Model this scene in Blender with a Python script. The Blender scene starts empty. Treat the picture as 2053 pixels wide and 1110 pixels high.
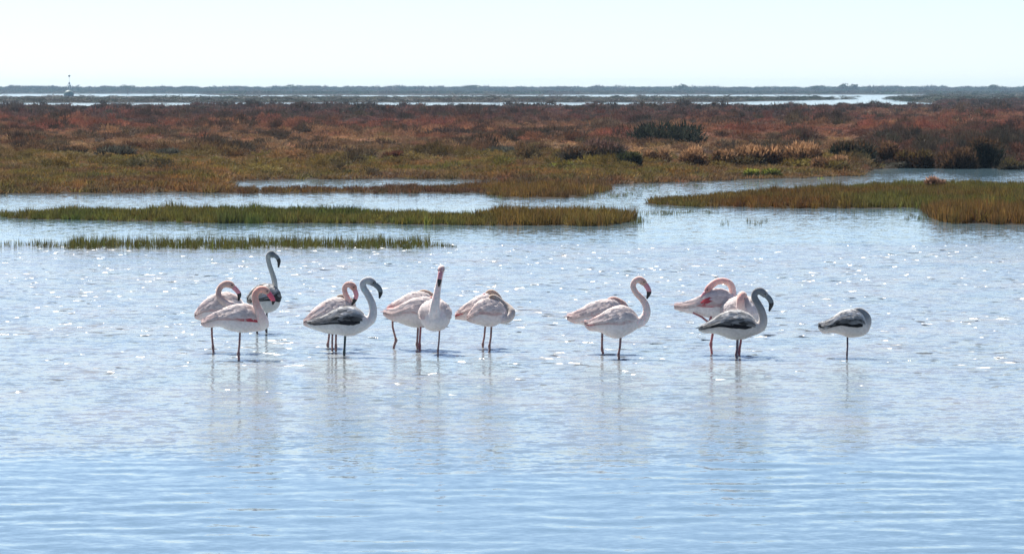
import bpy, bmesh, math, random
import numpy as np
from mathutils import Vector

random.seed(7)
rng = np.random.default_rng(11)
R = math.radians
scene = bpy.context.scene
COL = scene.collection

# ------------------------------------------------------------------ camera
CAM_H = 3.0                      # metres above the lagoon
FPX = 9000.0                     # focal length in photograph pixels (2053 wide)
HORIZON = 180.0                  # horizon row in the photograph
PITCH = math.atan((555.0 - HORIZON) / FPX)
cam_data = bpy.data.cameras.new("camera")
cam = bpy.data.objects.new("camera", cam_data)
COL.objects.link(cam)
cam.location = (0, 0, CAM_H)
cam.rotation_euler = (math.pi / 2 - PITCH, 0, 0)
cam_data.sensor_width = 36.0
cam_data.lens = 36.0 * FPX / 2053.0
cam_data.clip_start = 0.5
cam_data.clip_end = 20000.0
scene.camera = cam

# ------------------------------------------------------------------ sky, sun, exposure
SUN_EL, SUN_AZ = 52.0, -27.0     # degrees; azimuth left of the view axis
world = bpy.data.worlds.new("World")
scene.world = world
world.use_nodes = True
wn = world.node_tree.nodes
sky = wn.new("ShaderNodeTexSky")
sky.sky_type = 'NISHITA'
sky.sun_disc = False
sky.sun_elevation = R(SUN_EL)
sky.sun_rotation = R(SUN_AZ)
sky.air_density = 0.5
sky.dust_density = 0.3
sky.ozone_density = 1.0
wb = wn.new("ShaderNodeVectorMath"); wb.operation = 'MULTIPLY'     # white balance of the whole sky
wb.inputs[1].default_value = (1.0, 1.0, 1.02)
world.node_tree.links.new(sky.outputs[0], wb.inputs[0])
world.node_tree.links.new(wb.outputs[0], wn["Background"].inputs[0])
wn["Background"].inputs[1].default_value = 0.064

sun_data = bpy.data.lights.new("sun", 'SUN')
sun_data.energy = 5.0
sun_data.angle = R(0.5)
sun_data.color = (1.0, 0.95, 0.87)
sun = bpy.data.objects.new("sun", sun_data)
COL.objects.link(sun)
sdir = Vector((math.sin(R(SUN_AZ)) * math.cos(R(SUN_EL)), math.cos(R(SUN_AZ)) * math.cos(R(SUN_EL)), math.sin(R(SUN_EL))))
sun.rotation_euler = sdir.to_track_quat('Z', 'Y').to_euler()
sun.location = (0, 0, 30)

scene.view_settings.view_transform = 'Standard'
scene.view_settings.look = 'None'
scene.view_settings.exposure = 1.05
scene.view_settings.gamma = 1.0
scene.render.engine = 'CYCLES'
scene.cycles.use_denoising = True
scene.cycles.max_bounces = 6
scene.cycles.diffuse_bounces = 3
scene.cycles.glossy_bounces = 3
scene.cycles.transmission_bounces = 4
scene.cycles.transparent_max_bounces = 6
scene.cycles.sample_clamp_indirect = 6.0


# ------------------------------------------------------------------ photo pixel <-> place on the flat lagoon
def dist_of(py):
    a = PITCH + np.arctan((np.asarray(py, float) - 555.0) / FPX)
    return CAM_H / np.tan(a)


def at(px, py):
    d = float(dist_of(py))
    depth = d * math.cos(PITCH) + CAM_H * math.sin(PITCH)
    return (px - 1026.5) * depth / FPX, d


def px_per_m(py):
    d = float(dist_of(py))
    return FPX / (d * math.cos(PITCH) + CAM_H * math.sin(PITCH))


def to_px(x, d):
    depth = d * math.cos(PITCH) + CAM_H * math.sin(PITCH)
    return 1026.5 + x * FPX / depth


def vnoise(x, y, seed=0):
    """smooth value noise, period-free, 0..1"""
    xi = np.floor(x).astype(np.int64); yi = np.floor(y).astype(np.int64)
    fx = x - xi; fy = y - yi
    fx = fx * fx * (3 - 2 * fx); fy = fy * fy * (3 - 2 * fy)

    def h(a, b):
        n = (a * 374761393 + b * 668265263 + seed * 1442695041) & 0x7fffffff
        n = ((n ^ (n >> 13)) * 1274126177) & 0x7fffffff
        return ((n ^ (n >> 16)) & 0xffff) / 65535.0
    return (h(xi, yi) * (1 - fx) + h(xi + 1, yi) * fx) * (1 - fy) + (h(xi, yi + 1) * (1 - fx) + h(xi + 1, yi + 1) * fx) * fy


def sstep(a, b, x):
    t = np.clip((x - a) / (b - a), 0, 1)
    return t * t * (3 - 2 * t)


# ------------------------------------------------------------------ material helpers
def new_mat(name):
    m = bpy.data.materials.new(name)
    m.use_nodes = True
    nt = m.node_tree
    b = nt.nodes["Principled BSDF"]
    return m, nt, b


def nd(nt, typ, **kw):
    n = nt.nodes.new(typ)
    for k, v in kw.items():
        setattr(n, k, v)
    return n


def foliage_mat(name, attr_type, transl=0.35, rough=0.75):
    m, nt, b = new_mat(name)
    at_ = nd(nt, "ShaderNodeAttribute", attribute_type=attr_type, attribute_name="tint")
    geo = nd(nt, "ShaderNodeNewGeometry")
    rnd = nd(nt, "ShaderNodeMapRange")
    rnd.inputs[1].default_value = 0; rnd.inputs[2].default_value = 1
    rnd.inputs[3].default_value = 0.55; rnd.inputs[4].default_value = 1.45
    nt.links.new(geo.outputs["Random Per Island"], rnd.inputs[0])
    mul = nd(nt, "ShaderNodeVectorMath", operation='SCALE')
    nt.links.new(at_.outputs["Color"], mul.inputs[0])
    nt.links.new(rnd.outputs[0], mul.inputs["Scale"])
    nt.links.new(mul.outputs[0], b.inputs["Base Color"])
    b.inputs["Roughness"].default_value = rough
    b.inputs["Specular IOR Level"].default_value = 0.25
    tr = nd(nt, "ShaderNodeBsdfTranslucent")
    nt.links.new(mul.outputs[0], tr.inputs[0])
    mix = nd(nt, "ShaderNodeMixShader")
    mix.inputs[0].default_value = transl
    nt.links.new(b.outputs[0], mix.inputs[1])
    nt.links.new(tr.outputs[0], mix.inputs[2])
    nt.links.new(mix.outputs[0], nt.nodes["Material Output"].inputs[0])
    return m


M = {}
M['fol_inst'] = foliage_mat("marsh_foliage", 'INSTANCER')
M['fol_mesh'] = foliage_mat("shrub_foliage", 'GEOMETRY')


def plain(name, color, rough=0.7, noise=0.0, nscale=30.0, spec=0.4):
    m, nt, b = new_mat(name)
    b.inputs["Roughness"].default_value = rough
    b.inputs["Specular IOR Level"].default_value = spec
    if noise > 0:
        tc = nd(nt, "ShaderNodeTexCoord")
        no = nd(nt, "ShaderNodeTexNoise")
        no.inputs["Scale"].default_value = nscale
        no.inputs["Detail"].default_value = 4
        nt.links.new(tc.outputs["Object"], no.inputs["Vector"])
        mx = nd(nt, "ShaderNodeMix", data_type='RGBA')
        mx.inputs[6].default_value = tuple(c * (1 - noise) for c in color) + (1,)
        mx.inputs[7].default_value = tuple(min(1, c * (1 + noise)) for c in color) + (1,)
        nt.links.new(no.outputs[0], mx.inputs[0])
        nt.links.new(mx.outputs[2], b.inputs["Base Color"])
    else:
        b.inputs["Base Color"].default_value = tuple(color) + (1,)
    return m


def plumage_mat(name, sss, transl):
    m, nt, b = new_mat(name)
    at_ = nd(nt, "ShaderNodeAttribute", attribute_name="tint")
    tc = nd(nt, "ShaderNodeTexCoord")
    no = nd(nt, "ShaderNodeTexNoise")
    no.inputs["Scale"].default_value = 34; no.inputs["Detail"].default_value = 5
    nt.links.new(tc.outputs["Object"], no.inputs["Vector"])
    mr = nd(nt, "ShaderNodeMapRange")
    mr.inputs[1].default_value = 0.3; mr.inputs[2].default_value = 0.7
    mr.inputs[3].default_value = 0.86; mr.inputs[4].default_value = 1.08
    nt.links.new(no.outputs[0], mr.inputs[0])
    mul = nd(nt, "ShaderNodeVectorMath", operation='SCALE')
    nt.links.new(at_.outputs["Color"], mul.inputs[0])
    nt.links.new(mr.outputs[0], mul.inputs["Scale"])
    nt.links.new(mul.outputs[0], b.inputs["Base Color"])
    b.inputs["Roughness"].default_value = 0.85
    b.inputs["Specular IOR Level"].default_value = 0.15
    b.inputs["Sheen Weight"].default_value = 0.6
    b.inputs["Sheen Roughness"].default_value = 0.35
    b.inputs["Sheen Tint"].default_value = (1.0, 0.93, 0.88, 1)
    b.inputs["Subsurface Weight"].default_value = sss
    b.inputs["Subsurface Radius"].default_value = (0.06, 0.045, 0.04)
    b.inputs["Subsurface Scale"].default_value = 1.0
    bp = nd(nt, "ShaderNodeBump")
    bp.inputs["Strength"].default_value = 0.35; bp.inputs["Distance"].default_value = 0.01
    nt.links.new(no.outputs[0], bp.inputs["Height"])
    nt.links.new(bp.outputs[0], b.inputs["Normal"])
    tr = nd(nt, "ShaderNodeBsdfTranslucent")
    nt.links.new(mul.outputs[0], tr.inputs[0])
    mix = nd(nt, "ShaderNodeMixShader"); mix.inputs[0].default_value = transl
    nt.links.new(b.outputs[0], mix.inputs[1]); nt.links.new(tr.outputs[0], mix.inputs[2])
    nt.links.new(mix.outputs[0], nt.nodes["Material Output"].inputs[0])
    return m


M['plumage'] = plumage_mat("plumage", 0.3, 0.05)
M['feather'] = plumage_mat("feathers", 0.0, 0.35)


# ------------------------------------------------------------------ mesh helpers
def tag(o, label=None, cat=None, group=None, kind=None):
    if label: o["label"] = label
    if cat: o["category"] = cat
    if group: o["group"] = group
    if kind: o["kind"] = kind
    return o


def mesh_np(name, verts, faces, tint=None, smooth=False):
    """verts Nx3, faces MxK (K = 3 or 4) numpy"""
    verts = np.asarray(verts, np.float32); faces = np.asarray(faces, np.int32)
    me = bpy.data.meshes.new(name)
    k = faces.shape[1]
    me.vertices.add(len(verts)); me.vertices.foreach_set("co", verts.ravel())
    me.loops.add(faces.size); me.loops.foreach_set("vertex_index", faces.ravel())
    me.polygons.add(len(faces))
    me.polygons.foreach_set("loop_start", np.arange(0, faces.size, k, dtype=np.int32))
    if smooth:
        me.polygons.foreach_set("use_smooth", np.ones(len(faces), bool))
    me.update(calc_edges=True)
    me.validate()
    if tint is not None:
        a = me.attributes.new("tint", 'FLOAT_COLOR', 'POINT')
        t = np.ones((len(verts), 4), np.float32); t[:, :3] = tint
        a.data.foreach_set("color", t.ravel())
    return me


def mk(name, me, mat, parent=None, loc=None):
    o = bpy.data.objects.new(name, me)
    COL.objects.link(o)
    if mat is not None:
        me.materials.append(mat)
    if parent is not None:
        o.parent = parent
    if loc is not None:
        o.location = loc
    return o


def empty(name, loc):
    o = bpy.data.objects.new(name, None)
    o.empty_display_size = 0.2
    COL.objects.link(o)
    o.location = loc
    return o


def catmull(pts, n):
    """resample control rows (any width) with Catmull-Rom, n samples per span"""
    P = np.asarray(pts, float)
    P = np.vstack([2 * P[0] - P[1], P, 2 * P[-1] - P[-2]])
    out = []
    for i in range(1, len(P) - 2):
        p0, p1, p2, p3 = P[i - 1], P[i], P[i + 1], P[i + 2]
        for k in range(n):
            t = k / n
            out.append(0.5 * ((2 * p1) + (-p0 + p2) * t + (2 * p0 - 5 * p1 + 4 * p2 - p3) * t * t + (-p0 + 3 * p1 - 3 * p2 + p3) * t ** 3))
    out.append(P[-2])
    return np.array(out)


def tube(path, rad, sides=10, flat=1.0):
    """closed tube round a 3-D path; triangles"""
    P = np.asarray(path, float); n = len(P)
    T = np.gradient(P, axis=0); T /= np.linalg.norm(T, axis=1)[:, None] + 1e-9
    ref = np.array([0, 1.0, 0.0])
    V = []
    for i in range(n):
        t = T[i]
        a = ref - t * np.dot(ref, t)
        if np.linalg.norm(a) < 0.2:
            a = np.array([1.0, 0, 0]) - t * t[0]
        a /= np.linalg.norm(a)
        b = np.cross(t, a)
        ref = a
        for k in range(sides):
            th = 2 * math.pi * k / sides
            V.append(P[i] + rad[i] * (a * math.cos(th) * flat + b * math.sin(th)))
    F = []
    for i in range(n - 1):
        for k in range(sides):
            p = i * sides + k; q = i * sides + (k + 1) % sides
            F.append((p, q, q + sides)); F.append((p, q + sides, p + sides))
    c0 = len(V); V.append(P[0] - T[0] * rad[0] * 0.6); V.append(P[-1] + T[-1] * rad[-1] * 0.8)
    for k in range(sides):
        F.append((c0, (k + 1) % sides, k))
        F.append((c0 + 1, (n - 1) * sides + k, (n - 1) * sides + (k + 1) % sides))
    return np.array(V), np.array(F)


class Acc:
    """collects triangle pieces with colours"""
    def __init__(s): s.v = []; s.f = []; s.c = []; s.n = 0

    def add(s, v, f, c):
        v = np.asarray(v, float); f = np.asarray(f, int)
        s.v.append(v); s.f.append(f + s.n)
        c = np.asarray(c, float)
        s.c.append(np.broadcast_to(c, (len(v), 3)) if c.ndim == 1 else c)
        s.n += len(v)

    def mesh(s, name, smooth=False):
        return mesh_np(name, np.vstack(s.v), np.vstack(s.f), np.vstack(s.c), smooth)


# ================================================================== SETTING
# ---- land outlines, as rows where mud meets water
def curve(pts):
    a = np.array(pts, float)
    return a[:, 0], a[:, 1]


PATCHES = {
    'main': ([(-700, 392), (0, 389), (300, 388), (452, 386), (466, 364), (560, 361), (700, 360), (860, 359), (950, 362), (1000, 364),
              (1225, 371), (1340, 367), (1500, 360), (1620, 357), (1722, 353), (1748, 340), (1800, 337), (2053, 338), (2800, 340)],
             [(-700, 219.5), (0, 219.5), (200, 219.5), (215, 217.5), (235, 217.5), (250, 219.5), (370, 219.5), (400, 217), (670, 217), (700, 220), (1100, 220), (1480, 220), (1870, 219), (1890, 205), (2800, 205)], 0.22),
    'band': ([(-700, 206.5), (0, 206.5), (1450, 205), (1600, 202), (1700, 199.5), (1740, 197), (1775, 197), (1800, 203), (1870, 207), (2800, 207)],
             [(-700, 197.5), (0, 197.5), (1600, 198), (1740, 198.5), (1790, 198), (1850, 196), (1885, 186), (2800, 185)], 0.15),
    'back': ([(-700, 188.4), (390, 188.4), (430, 191.0), (1000, 191.4), (1180, 190.0), (1860, 190.0), (1890, 198), (2800, 198)],
             [(-700, 183.5), (2800, 183.5)], 0.5),
    'isle_b': ([(2, 430), (10, 437), (230, 443), (400, 447), (700, 448), (1000, 452), (1180, 454.5), (1225, 453.5), (1255, 447), (1275, 440)],
               [(2, 431), (10, 433), (60, 431), (150, 429), (400, 427), (700, 430), (900, 436), (960, 437), (1010, 434), (1080, 434), (1200, 435), (1250, 438), (1275, 441)], 0.03),
    'isle_c': ([(440, 388), (700, 387), (955, 388), (1000, 395), (1100, 398), (1170, 396), (1205, 387), (1240, 378)],
               [(440, 380), (700, 381), (800, 378), (940, 373), (1000, 371), (1200, 373), (1240, 379)], 0.03),
    'isle_e': ([(1285, 408), (1400, 415.5), (1600, 417), (1835, 417.5), (1856, 426), (1868, 439), (1905, 448), (2053, 450), (2800, 452)],
               [(1285, 409), (1350, 402), (1450, 395), (1560, 388), (1700, 381), (1850, 374), (2053, 375), (2800, 377)], 0.04),
}
PC = {k: (curve(v[0]), curve(v[1]), v[2]) for k, v in PATCHES.items()}


def inside(key, x, d):
    """metres inside a patch along the line of depth (negative = in the water)"""
    (nx, ny), (fx, fy), h = PC[key]
    px = to_px(x, d)
    dn = dist_of(np.interp(px, nx, ny)); df = dist_of(np.interp(px, fx, fy))
    wob = (vnoise(x * 0.9, d * 0.35, 3) - 0.5) * 0.012 * d + (vnoise(x * 3.1, d * 0.9, 5) - 0.5) * 0.006 * d
    s = np.minimum(d + wob - dn, df - d + wob)
    if key.startswith('isle'):
        s = np.where((px < nx[0]) | (px > nx[-1]), np.minimum(s, -3), s)
    return s


def land_height(x, d):
    z = np.full(x.shape, -0.35)
    for k in PC:
        s = inside(k, x, d)
        h = PC[k][2]
        z = np.maximum(z, np.where(s > 0, h * (1 - np.exp(-s / (0.04 * d))) + 0.008, np.maximum(-0.35, s * 0.12)))
    z = z + np.where(z > 0.02, (vnoise(x * 0.5, d * 0.5, 9) - 0.4) * np.clip(z, 0, .1) * .5, 0)
    return z


def build_ground():
    d = [6.0]
    while d[-1] < 6000:
        s = d[-1]
        step = 4.0 if s < 88 else (0.45 if s < 180 else (0.006 * s if s < 1000 else 0.012 * s))
        d.append(s + step)
    d = np.array(d)
    rel = np.concatenate([np.linspace(-0.8, -0.17, 12), np.linspace(-0.165, 0.165, 240), np.linspace(0.17, 0.8, 12)])
    D, RL = np.meshgrid(d, rel, indexing='ij')
    X = RL * (D + 4)
    Z = land_height(X, D)
    n, m = D.shape
    v = np.stack([X, D, Z], -1).reshape(-1, 3)
    i = np.arange(n * m).reshape(n, m)
    f = np.stack([i[:-1, :-1], i[:-1, 1:], i[1:, 1:], i[1:, :-1]], -1).reshape(-1, 4)
    me = mesh_np("ground", v, f, smooth=True)
    mt, nt, b = new_mat("marsh_mud")
    tc = nd(nt, "ShaderNodeTexCoord")
    n1 = nd(nt, "ShaderNodeTexNoise"); n1.inputs["Scale"].default_value = 0.6; n1.inputs["Detail"].default_value = 8
    nt.links.new(tc.outputs["Object"], n1.inputs["Vector"])
    cr = nd(nt, "ShaderNodeValToRGB")
    e = cr.color_ramp.elements
    e[0].position = 0.3; e[0].color = (0.020, 0.016, 0.012, 1)
    e[1].position = 0.72; e[1].color = (0.05, 0.037, 0.025, 1)
    nt.links.new(n1.outputs[0], cr.inputs[0])
    nt.links.new(cr.outputs[0], b.inputs["Base Color"])
    b.inputs["Roughness"].default_value = 0.95
    b.inputs["Specular IOR Level"].default_value = 0.05
    bp = nd(nt, "ShaderNodeBump"); bp.inputs["Strength"].default_value = 0.5; bp.inputs["Distance"].default_value = 0.05
    nt.links.new(n1.outputs[0], bp.inputs["Height"]); nt.links.new(bp.outputs[0], b.inputs["Normal"])
    o = mk("ground", me, mt)
    tag(o, "brown mud flats of the salt marsh under the scrub", "ground", kind="structure")


build_ground()


# ---- lagoon water: real ripples near the camera, a breeze patch of chop round the birds
def build_water():
    def comps(n, l0, l1, spread, seed):
        r = np.random.default_rng(seed)
        lam = np.exp(r.uniform(np.log(l0), np.log(l1), n))
        th = R(90) + r.normal(0, spread, n)
        k = 2 * math.pi / lam
        return k * np.cos(th), k * np.sin(th), r.uniform(0, 6.283, n), k

    xf = np.arange(-12.5, 12.51, 0.078)
    xs = np.concatenate([-np.geomspace(4900, 13, 24), xf, np.geomspace(13, 4900, 24)])
    ys = [-60.0, -30, -10, 0, 8, 14, 18, 21]
    y = 22.0
    while y < 104:
        ys.append(y); y += 0.052 if y < 46 else 0.066
    while y < 5900:
        ys.append(y); y *= 1.03
    ys = np.array(ys)
    X, Y = np.meshgrid(xs, ys)
    X32 = X.astype(np.float32); Y32 = Y.astype(np.float32)
    mid = sstep(34.5, 41, Y + (vnoise(X * 0.35, Y * 0.25, 21) - 0.5) * 7) * (1 - sstep(84, 90, Y + (vnoise(X * 0.3, Y * 0.3, 22) - 0.5) * 3))
    fade = sstep(21, 25, Y) * (1 - sstep(92, 101, Y)) * (1 - sstep(11, 12.4, np.abs(X)))
    Z = np.zeros(X.shape, np.float32)

    def waves(cs, rms):
        kx, ky, ph, k = cs
        n = len(k)
        out = np.zeros(X.shape, np.float32)
        for i in range(n):
            amp = rms * math.sqrt(2.0 / n) / k[i]
            out += np.float32(amp) * np.sin(np.float32(kx[i]) * X32 + np.float32(ky[i]) * Y32 + np.float32(ph[i]))
        return out
    gust = 0.55 + 0.9 * vnoise(X * 0.22, Y * 0.10, 31)
    Z += waves(comps(40, 0.36, 1.0, 0.8, 1), 0.019) * (1 - 0.55 * mid) * (1 - 0.7 * sstep(84, 92, Y)) * gust
    Z += waves(comps(34, 0.26, 0.55, 1.1, 2), 0.016) * mid * gust
    Z *= fade
    # ripples spreading from the legs
    for (lx_, ly_) in LEG_SPOTS:
        bx_, bd_ = at(lx_, ly_)
        ii = np.abs(ys - bd_).argmin(); jj = np.abs(xs - bx_).argmin()
        sl = (slice(max(0, ii - 24), ii + 24), slice(max(0, jj - 20), jj + 20))
        rr = np.hypot(X[sl] - bx_, Y[sl] - bd_)
        Z[sl] += (0.0065 * np.cos(rr * 6.283 / 0.27 + lx_) * np.exp(-rr / 0.38)).astype(np.float32)
    v = np.stack([X, Y, Z], -1).reshape(-1, 3)
    n, m = X.shape
    i = np.arange(n * m).reshape(n, m)
    f = np.stack([i[:-1, :-1], i[:-1, 1:], i[1:, 1:], i[1:, :-1]], -1).reshape(-1, 4)
    me = mesh_np("water", v, f, smooth=True)

    mt, nt, b = new_mat("lagoon_water")
    geo = nd(nt, "ShaderNodeNewGeometry")
    tc = nd(nt, "ShaderNodeTexCoord")
    sep = nd(nt, "ShaderNodeSeparateXYZ"); nt.links.new(tc.outputs["Object"], sep.inputs[0])

    def noise(scale, detail, sx=1.0, sy=1.0, rough=0.5):
        mp = nd(nt, "ShaderNodeMapping"); mp.inputs["Scale"].default_value = (sx, sy, 1)
        nt.links.new(tc.outputs["Object"], mp.inputs["Vector"])
        no = nd(nt, "ShaderNodeTexNoise"); no.inputs["Scale"].default_value = scale
        no.inputs["Detail"].default_value = detail; no.inputs["Roughness"].default_value = rough
        nt.links.new(mp.outputs[0], no.inputs["Vector"])
        return no

    def math_(op, a, bb=None, c=None):
        q = nd(nt, "ShaderNodeMath", operation=op)
        for j, val in enumerate((a, bb, c)):
            if val is None: continue
            if isinstance(val, (int, float)): q.inputs[j].default_value = val
            else: nt.links.new(val, q.inputs[j])
        return q.outputs[0]

    def mrange(val, a, bb, c, d_):
        q = nd(nt, "ShaderNodeMapRange", interpolation_type='SMOOTHSTEP')
        nt.links.new(val, q.inputs[0])
        for j, x in zip((1, 2, 3, 4), (a, bb, c, d_)): q.inputs[j].default_value = x
        return q.outputs[0]

    patch = noise(0.22, 3, 1.0, 0.6)
    yy = math_('ADD', sep.outputs[1], math_('MULTIPLY', math_('SUBTRACT', patch.outputs[0], 0.5), 14.0))
    near = mrange(yy, 34.5, 41.0, 0.0, 1.0)
    far = mrange(sep.outputs[1], 85.0, 90.0, 1.0, 0.0)
    mask = math_('MULTIPLY', near, far)
    gustn = noise(0.5, 4, 0.6, 0.35)
    gustm = mrange(gustn.outputs[0], 0.3, 0.7, 0.7, 1.2)
    amp = math_('MULTIPLY', mrange(mask, 0, 1, WAT['calm'], WAT['chop']), gustm)
    farcalm = mrange(sep.outputs[1], 85.0, 92.0, 1.0, WAT['far'])
    amp = math_('MULTIPLY', amp, farcalm)
    # rare steep wavelets inside the breeze patch
    cat = noise(5.0, 1, 1.0, 0.6)
    clus = noise(0.45, 2, 1.0, 0.35)
    cval = math_('ADD', cat.outputs[0], math_('MULTIPLY', math_('SUBTRACT', clus.outputs[0], 0.5), 0.45))
    steep = math_('MULTIPLY', mrange(cval, WAT['k0'], WAT['k0'] + 0.05, 0.0, 1.0), math_('MULTIPLY', mask, mrange(sep.outputs[1], 39.0, 50.0, 0.0, 1.0)))
    na = noise(WAT['s1'], 2, 1.0, 1.0, 0.6)
    nb = noise(WAT['s2'], 2, 1.0, 1.0, 0.6)

    def cent(col):
        q = nd(nt, "ShaderNodeVectorMath", operation='SUBTRACT')
        nt.links.new(col, q.inputs[0]); q.inputs[1].default_value = (0.5, 0.5, 0.5)
        return q.outputs[0]
    ad = nd(nt, "ShaderNodeVectorMath", operation='ADD')
    nt.links.new(cent(na.outputs["Color"]), ad.inputs[0]); nt.links.new(cent(nb.outputs["Color"]), ad.inputs[1])
    flat = nd(nt, "ShaderNodeVectorMath", operation='MULTIPLY')
    nt.links.new(ad.outputs[0], flat.inputs[0]); flat.inputs[1].default_value = (0.7, 1.4, 0)
    sc = nd(nt, "ShaderNodeVectorMath", operation='SCALE')
    nt.links.new(flat.outputs[0], sc.inputs[0]); nt.links.new(amp, sc.inputs["Scale"])
    nk = noise(4.4, 0, 1.0, 0.5)
    fk = nd(nt, "ShaderNodeVectorMath", operation='MULTIPLY')
    nt.links.new(cent(nk.outputs["Color"]), fk.inputs[0]); fk.inputs[1].default_value = (WAT['kick'], WAT['kick'], 0)
    sk_ = nd(nt, "ShaderNodeVectorMath", operation='SCALE')
    nt.links.new(fk.outputs[0], sk_.inputs[0]); nt.links.new(steep, sk_.inputs["Scale"])
    su0 = nd(nt, "ShaderNodeVectorMath", operation='ADD')
    nt.links.new(geo.outputs["Normal"], su0.inputs[0]); nt.links.new(sk_.outputs[0], su0.inputs[1])
    su = nd(nt, "ShaderNodeVectorMath", operation='ADD')
    nt.links.new(su0.outputs[0], su.inputs[0]); nt.links.new(sc.outputs[0], su.inputs[1])
    no_ = nd(nt, "ShaderNodeVectorMath", operation='NORMALIZE')
    nt.links.new(su.outputs[0], no_.inputs[0])
    nt.links.new(no_.outputs[0], b.inputs["Normal"])
    b.inputs["IOR"].default_value = 1.333
    rgh = math_('ADD', mrange(mask, 0, 1, WAT['r0'], WAT['r1']), math_('MULTIPLY', steep, WAT['rk']))
    nt.links.new(rgh, b.inputs["Roughness"])
    # shallow silty water over mud
    silt = noise(0.8, 5, 1.0, 0.5)
    cr = nd(nt, "ShaderNodeValToRGB")
    e = cr.color_ramp.elements
    e[0].position = 0.35; e[0].color = WAT['c0'] + (1,)
    e[1].position = 0.68; e[1].color = WAT['c1'] + (1,)
    nt.links.new(silt.outputs[0], cr.inputs[0])
    deep = nd(nt, "ShaderNodeMix", data_type='RGBA')
    nt.links.new(mask, deep.inputs[0])
    deep.inputs[6].default_value = WAT['deep'] + (1,)
    nt.links.new(cr.outputs[0], deep.inputs[7])
    nt.links.new(deep.outputs[2], b.inputs["Base Color"])
    o = mk("water", me, mt)
    tag(o, "shallow pale blue lagoon water with ripples and sun glints", "water", kind="structure")


LEG_SPOTS = [(428, 706), (515, 668), (533, 668), (479, 720), (658, 697), (667, 705), (673, 700), (690, 714), (789, 699), (837, 699), (842, 702),
             (878, 710), (968, 697), (982, 702), (1209, 708), (1241, 718), (1427, 709), (1482, 712), (1477, 718), (1698, 716)]
WAT = dict(calm=0.06, chop=0.42, far=1.4, s1=4.0, s2=13.0, r0=0.06, r1=0.10, k0=0.60, kick=3.3, rk=0.20,
           c0=(0.18, 0.235, 0.27), c1=(0.245, 0.255, 0.26), deep=(0.10, 0.17, 0.21))
build_water()


# ================================================================== VEGETATION
LIB = {}


def lib_collection(name, meshes):
    c = bpy.data.collections.new(name)
    for i, me in enumerate(meshes):
        me.materials.append(M['fol_inst'])
        c.objects.link(bpy.data.objects.new(name + "_%d" % i, me))
    LIB[name] = c


def twig_tris(pts, dirs, length, width, r):
    """one slender triangle per twig"""
    n = len(pts)
    side = np.cross(dirs, r.normal(size=(n, 3))); side /= np.linalg.norm(side, axis=1)[:, None] + 1e-9
    a = pts - side * width[:, None]; b = pts + side * width[:, None]; c = pts + dirs * length[:, None]
    v = np.stack([a, b, c], 1).reshape(-1, 3)
    f = np.arange(3 * n).reshape(n, 3)
    return v, f


def dome_points(n, r, squash=1.0, lumps=5):
    """points through a lumpy bush: a few lobes, denser at the outside"""
    cen = np.stack([r.uniform(-0.5, 0.5, lumps), r.uniform(-0.5, 0.5, lumps), r.uniform(0.25, 0.6, lumps)], 1)
    rad = r.uniform(0.32, 0.52, lumps)
    k = r.integers(0, lumps, n)
    u = r.normal(size=(n, 3)); u /= np.linalg.norm(u, axis=1)[:, None]
    u[:, 2] = np.where(u[:, 2] < -0.45, -u[:, 2], u[:, 2])
    rr = rad[k] * r.uniform(0.45, 1.0, n) ** 0.6
    p = cen[k] + u * rr[:, None]
    p[:, 2] = np.maximum(p[:, 2], 0.02) * squash
    return p, u


def shrub_proto(seed, n, tl=(0.16, 0.34), tw=(0.012, 0.03), lumps=5):
    r = np.random.default_rng(seed)
    p, u = dome_points(n, r, 1.0, lumps)
    d = u * 0.8 + np.array([0, 0, 0.75]) + r.normal(size=(n, 3)) * 0.35
    d /= np.linalg.norm(d, axis=1)[:, None]
    v, f = twig_tris(p, d, r.uniform(*tl, n), r.uniform(*tw, n), r)
    return mesh_np("marsh_shrub", v, f)


def tuft_proto(seed, n, radius, lean, w):
    r = np.random.default_rng(seed)
    V = []; F = []
    for i in range(n):
        a = r.uniform(0, 6.283); q = radius * math.sqrt(r.uniform())
        b = np.array([q * math.cos(a), q * math.sin(a), -0.05])
        h = r.uniform(0.55, 1.05)
        ln = np.array([math.cos(a), math.sin(a), 0]) * r.uniform(0, lean) + r.normal(size=3) * np.array([.08, .08, 0]) * (lean + .2)
        s = r.uniform(0, 6.283); sd = np.array([math.cos(s), math.sin(s), 0]) * w * r.uniform(.6, 1.3)
        m = b + np.array([0, 0, h * .55]) + ln * .35
        t = b + np.array([0, 0, h]) + ln
        k = len(V)
        V += [b - sd, b + sd, m - sd * .8, m + sd * .8, t]
        F += [(k, k + 1, k + 3), (k, k + 3, k + 2), (k + 2, k + 3, k + 4)]
    return mesh_np("grass_tuft", np.array(V), np.array(F))


lib_collection("shrub_library", [shrub_proto(100 + i, 420, lumps=4 + i % 4) for i in range(8)])
lib_collection("far_shrub_library", [shrub_proto(140 + i, 160, (0.2, 0.4), (0.03, 0.06), lumps=5) for i in range(6)])
lib_collection("tuft_library", [tuft_proto(200 + i, 26, 0.42, 0.35, 0.030) for i in range(6)])
lib_collection("reed_library", [tuft_proto(240 + i, 6, 0.30, 0.14, 0.020) for i in range(6)])


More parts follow.
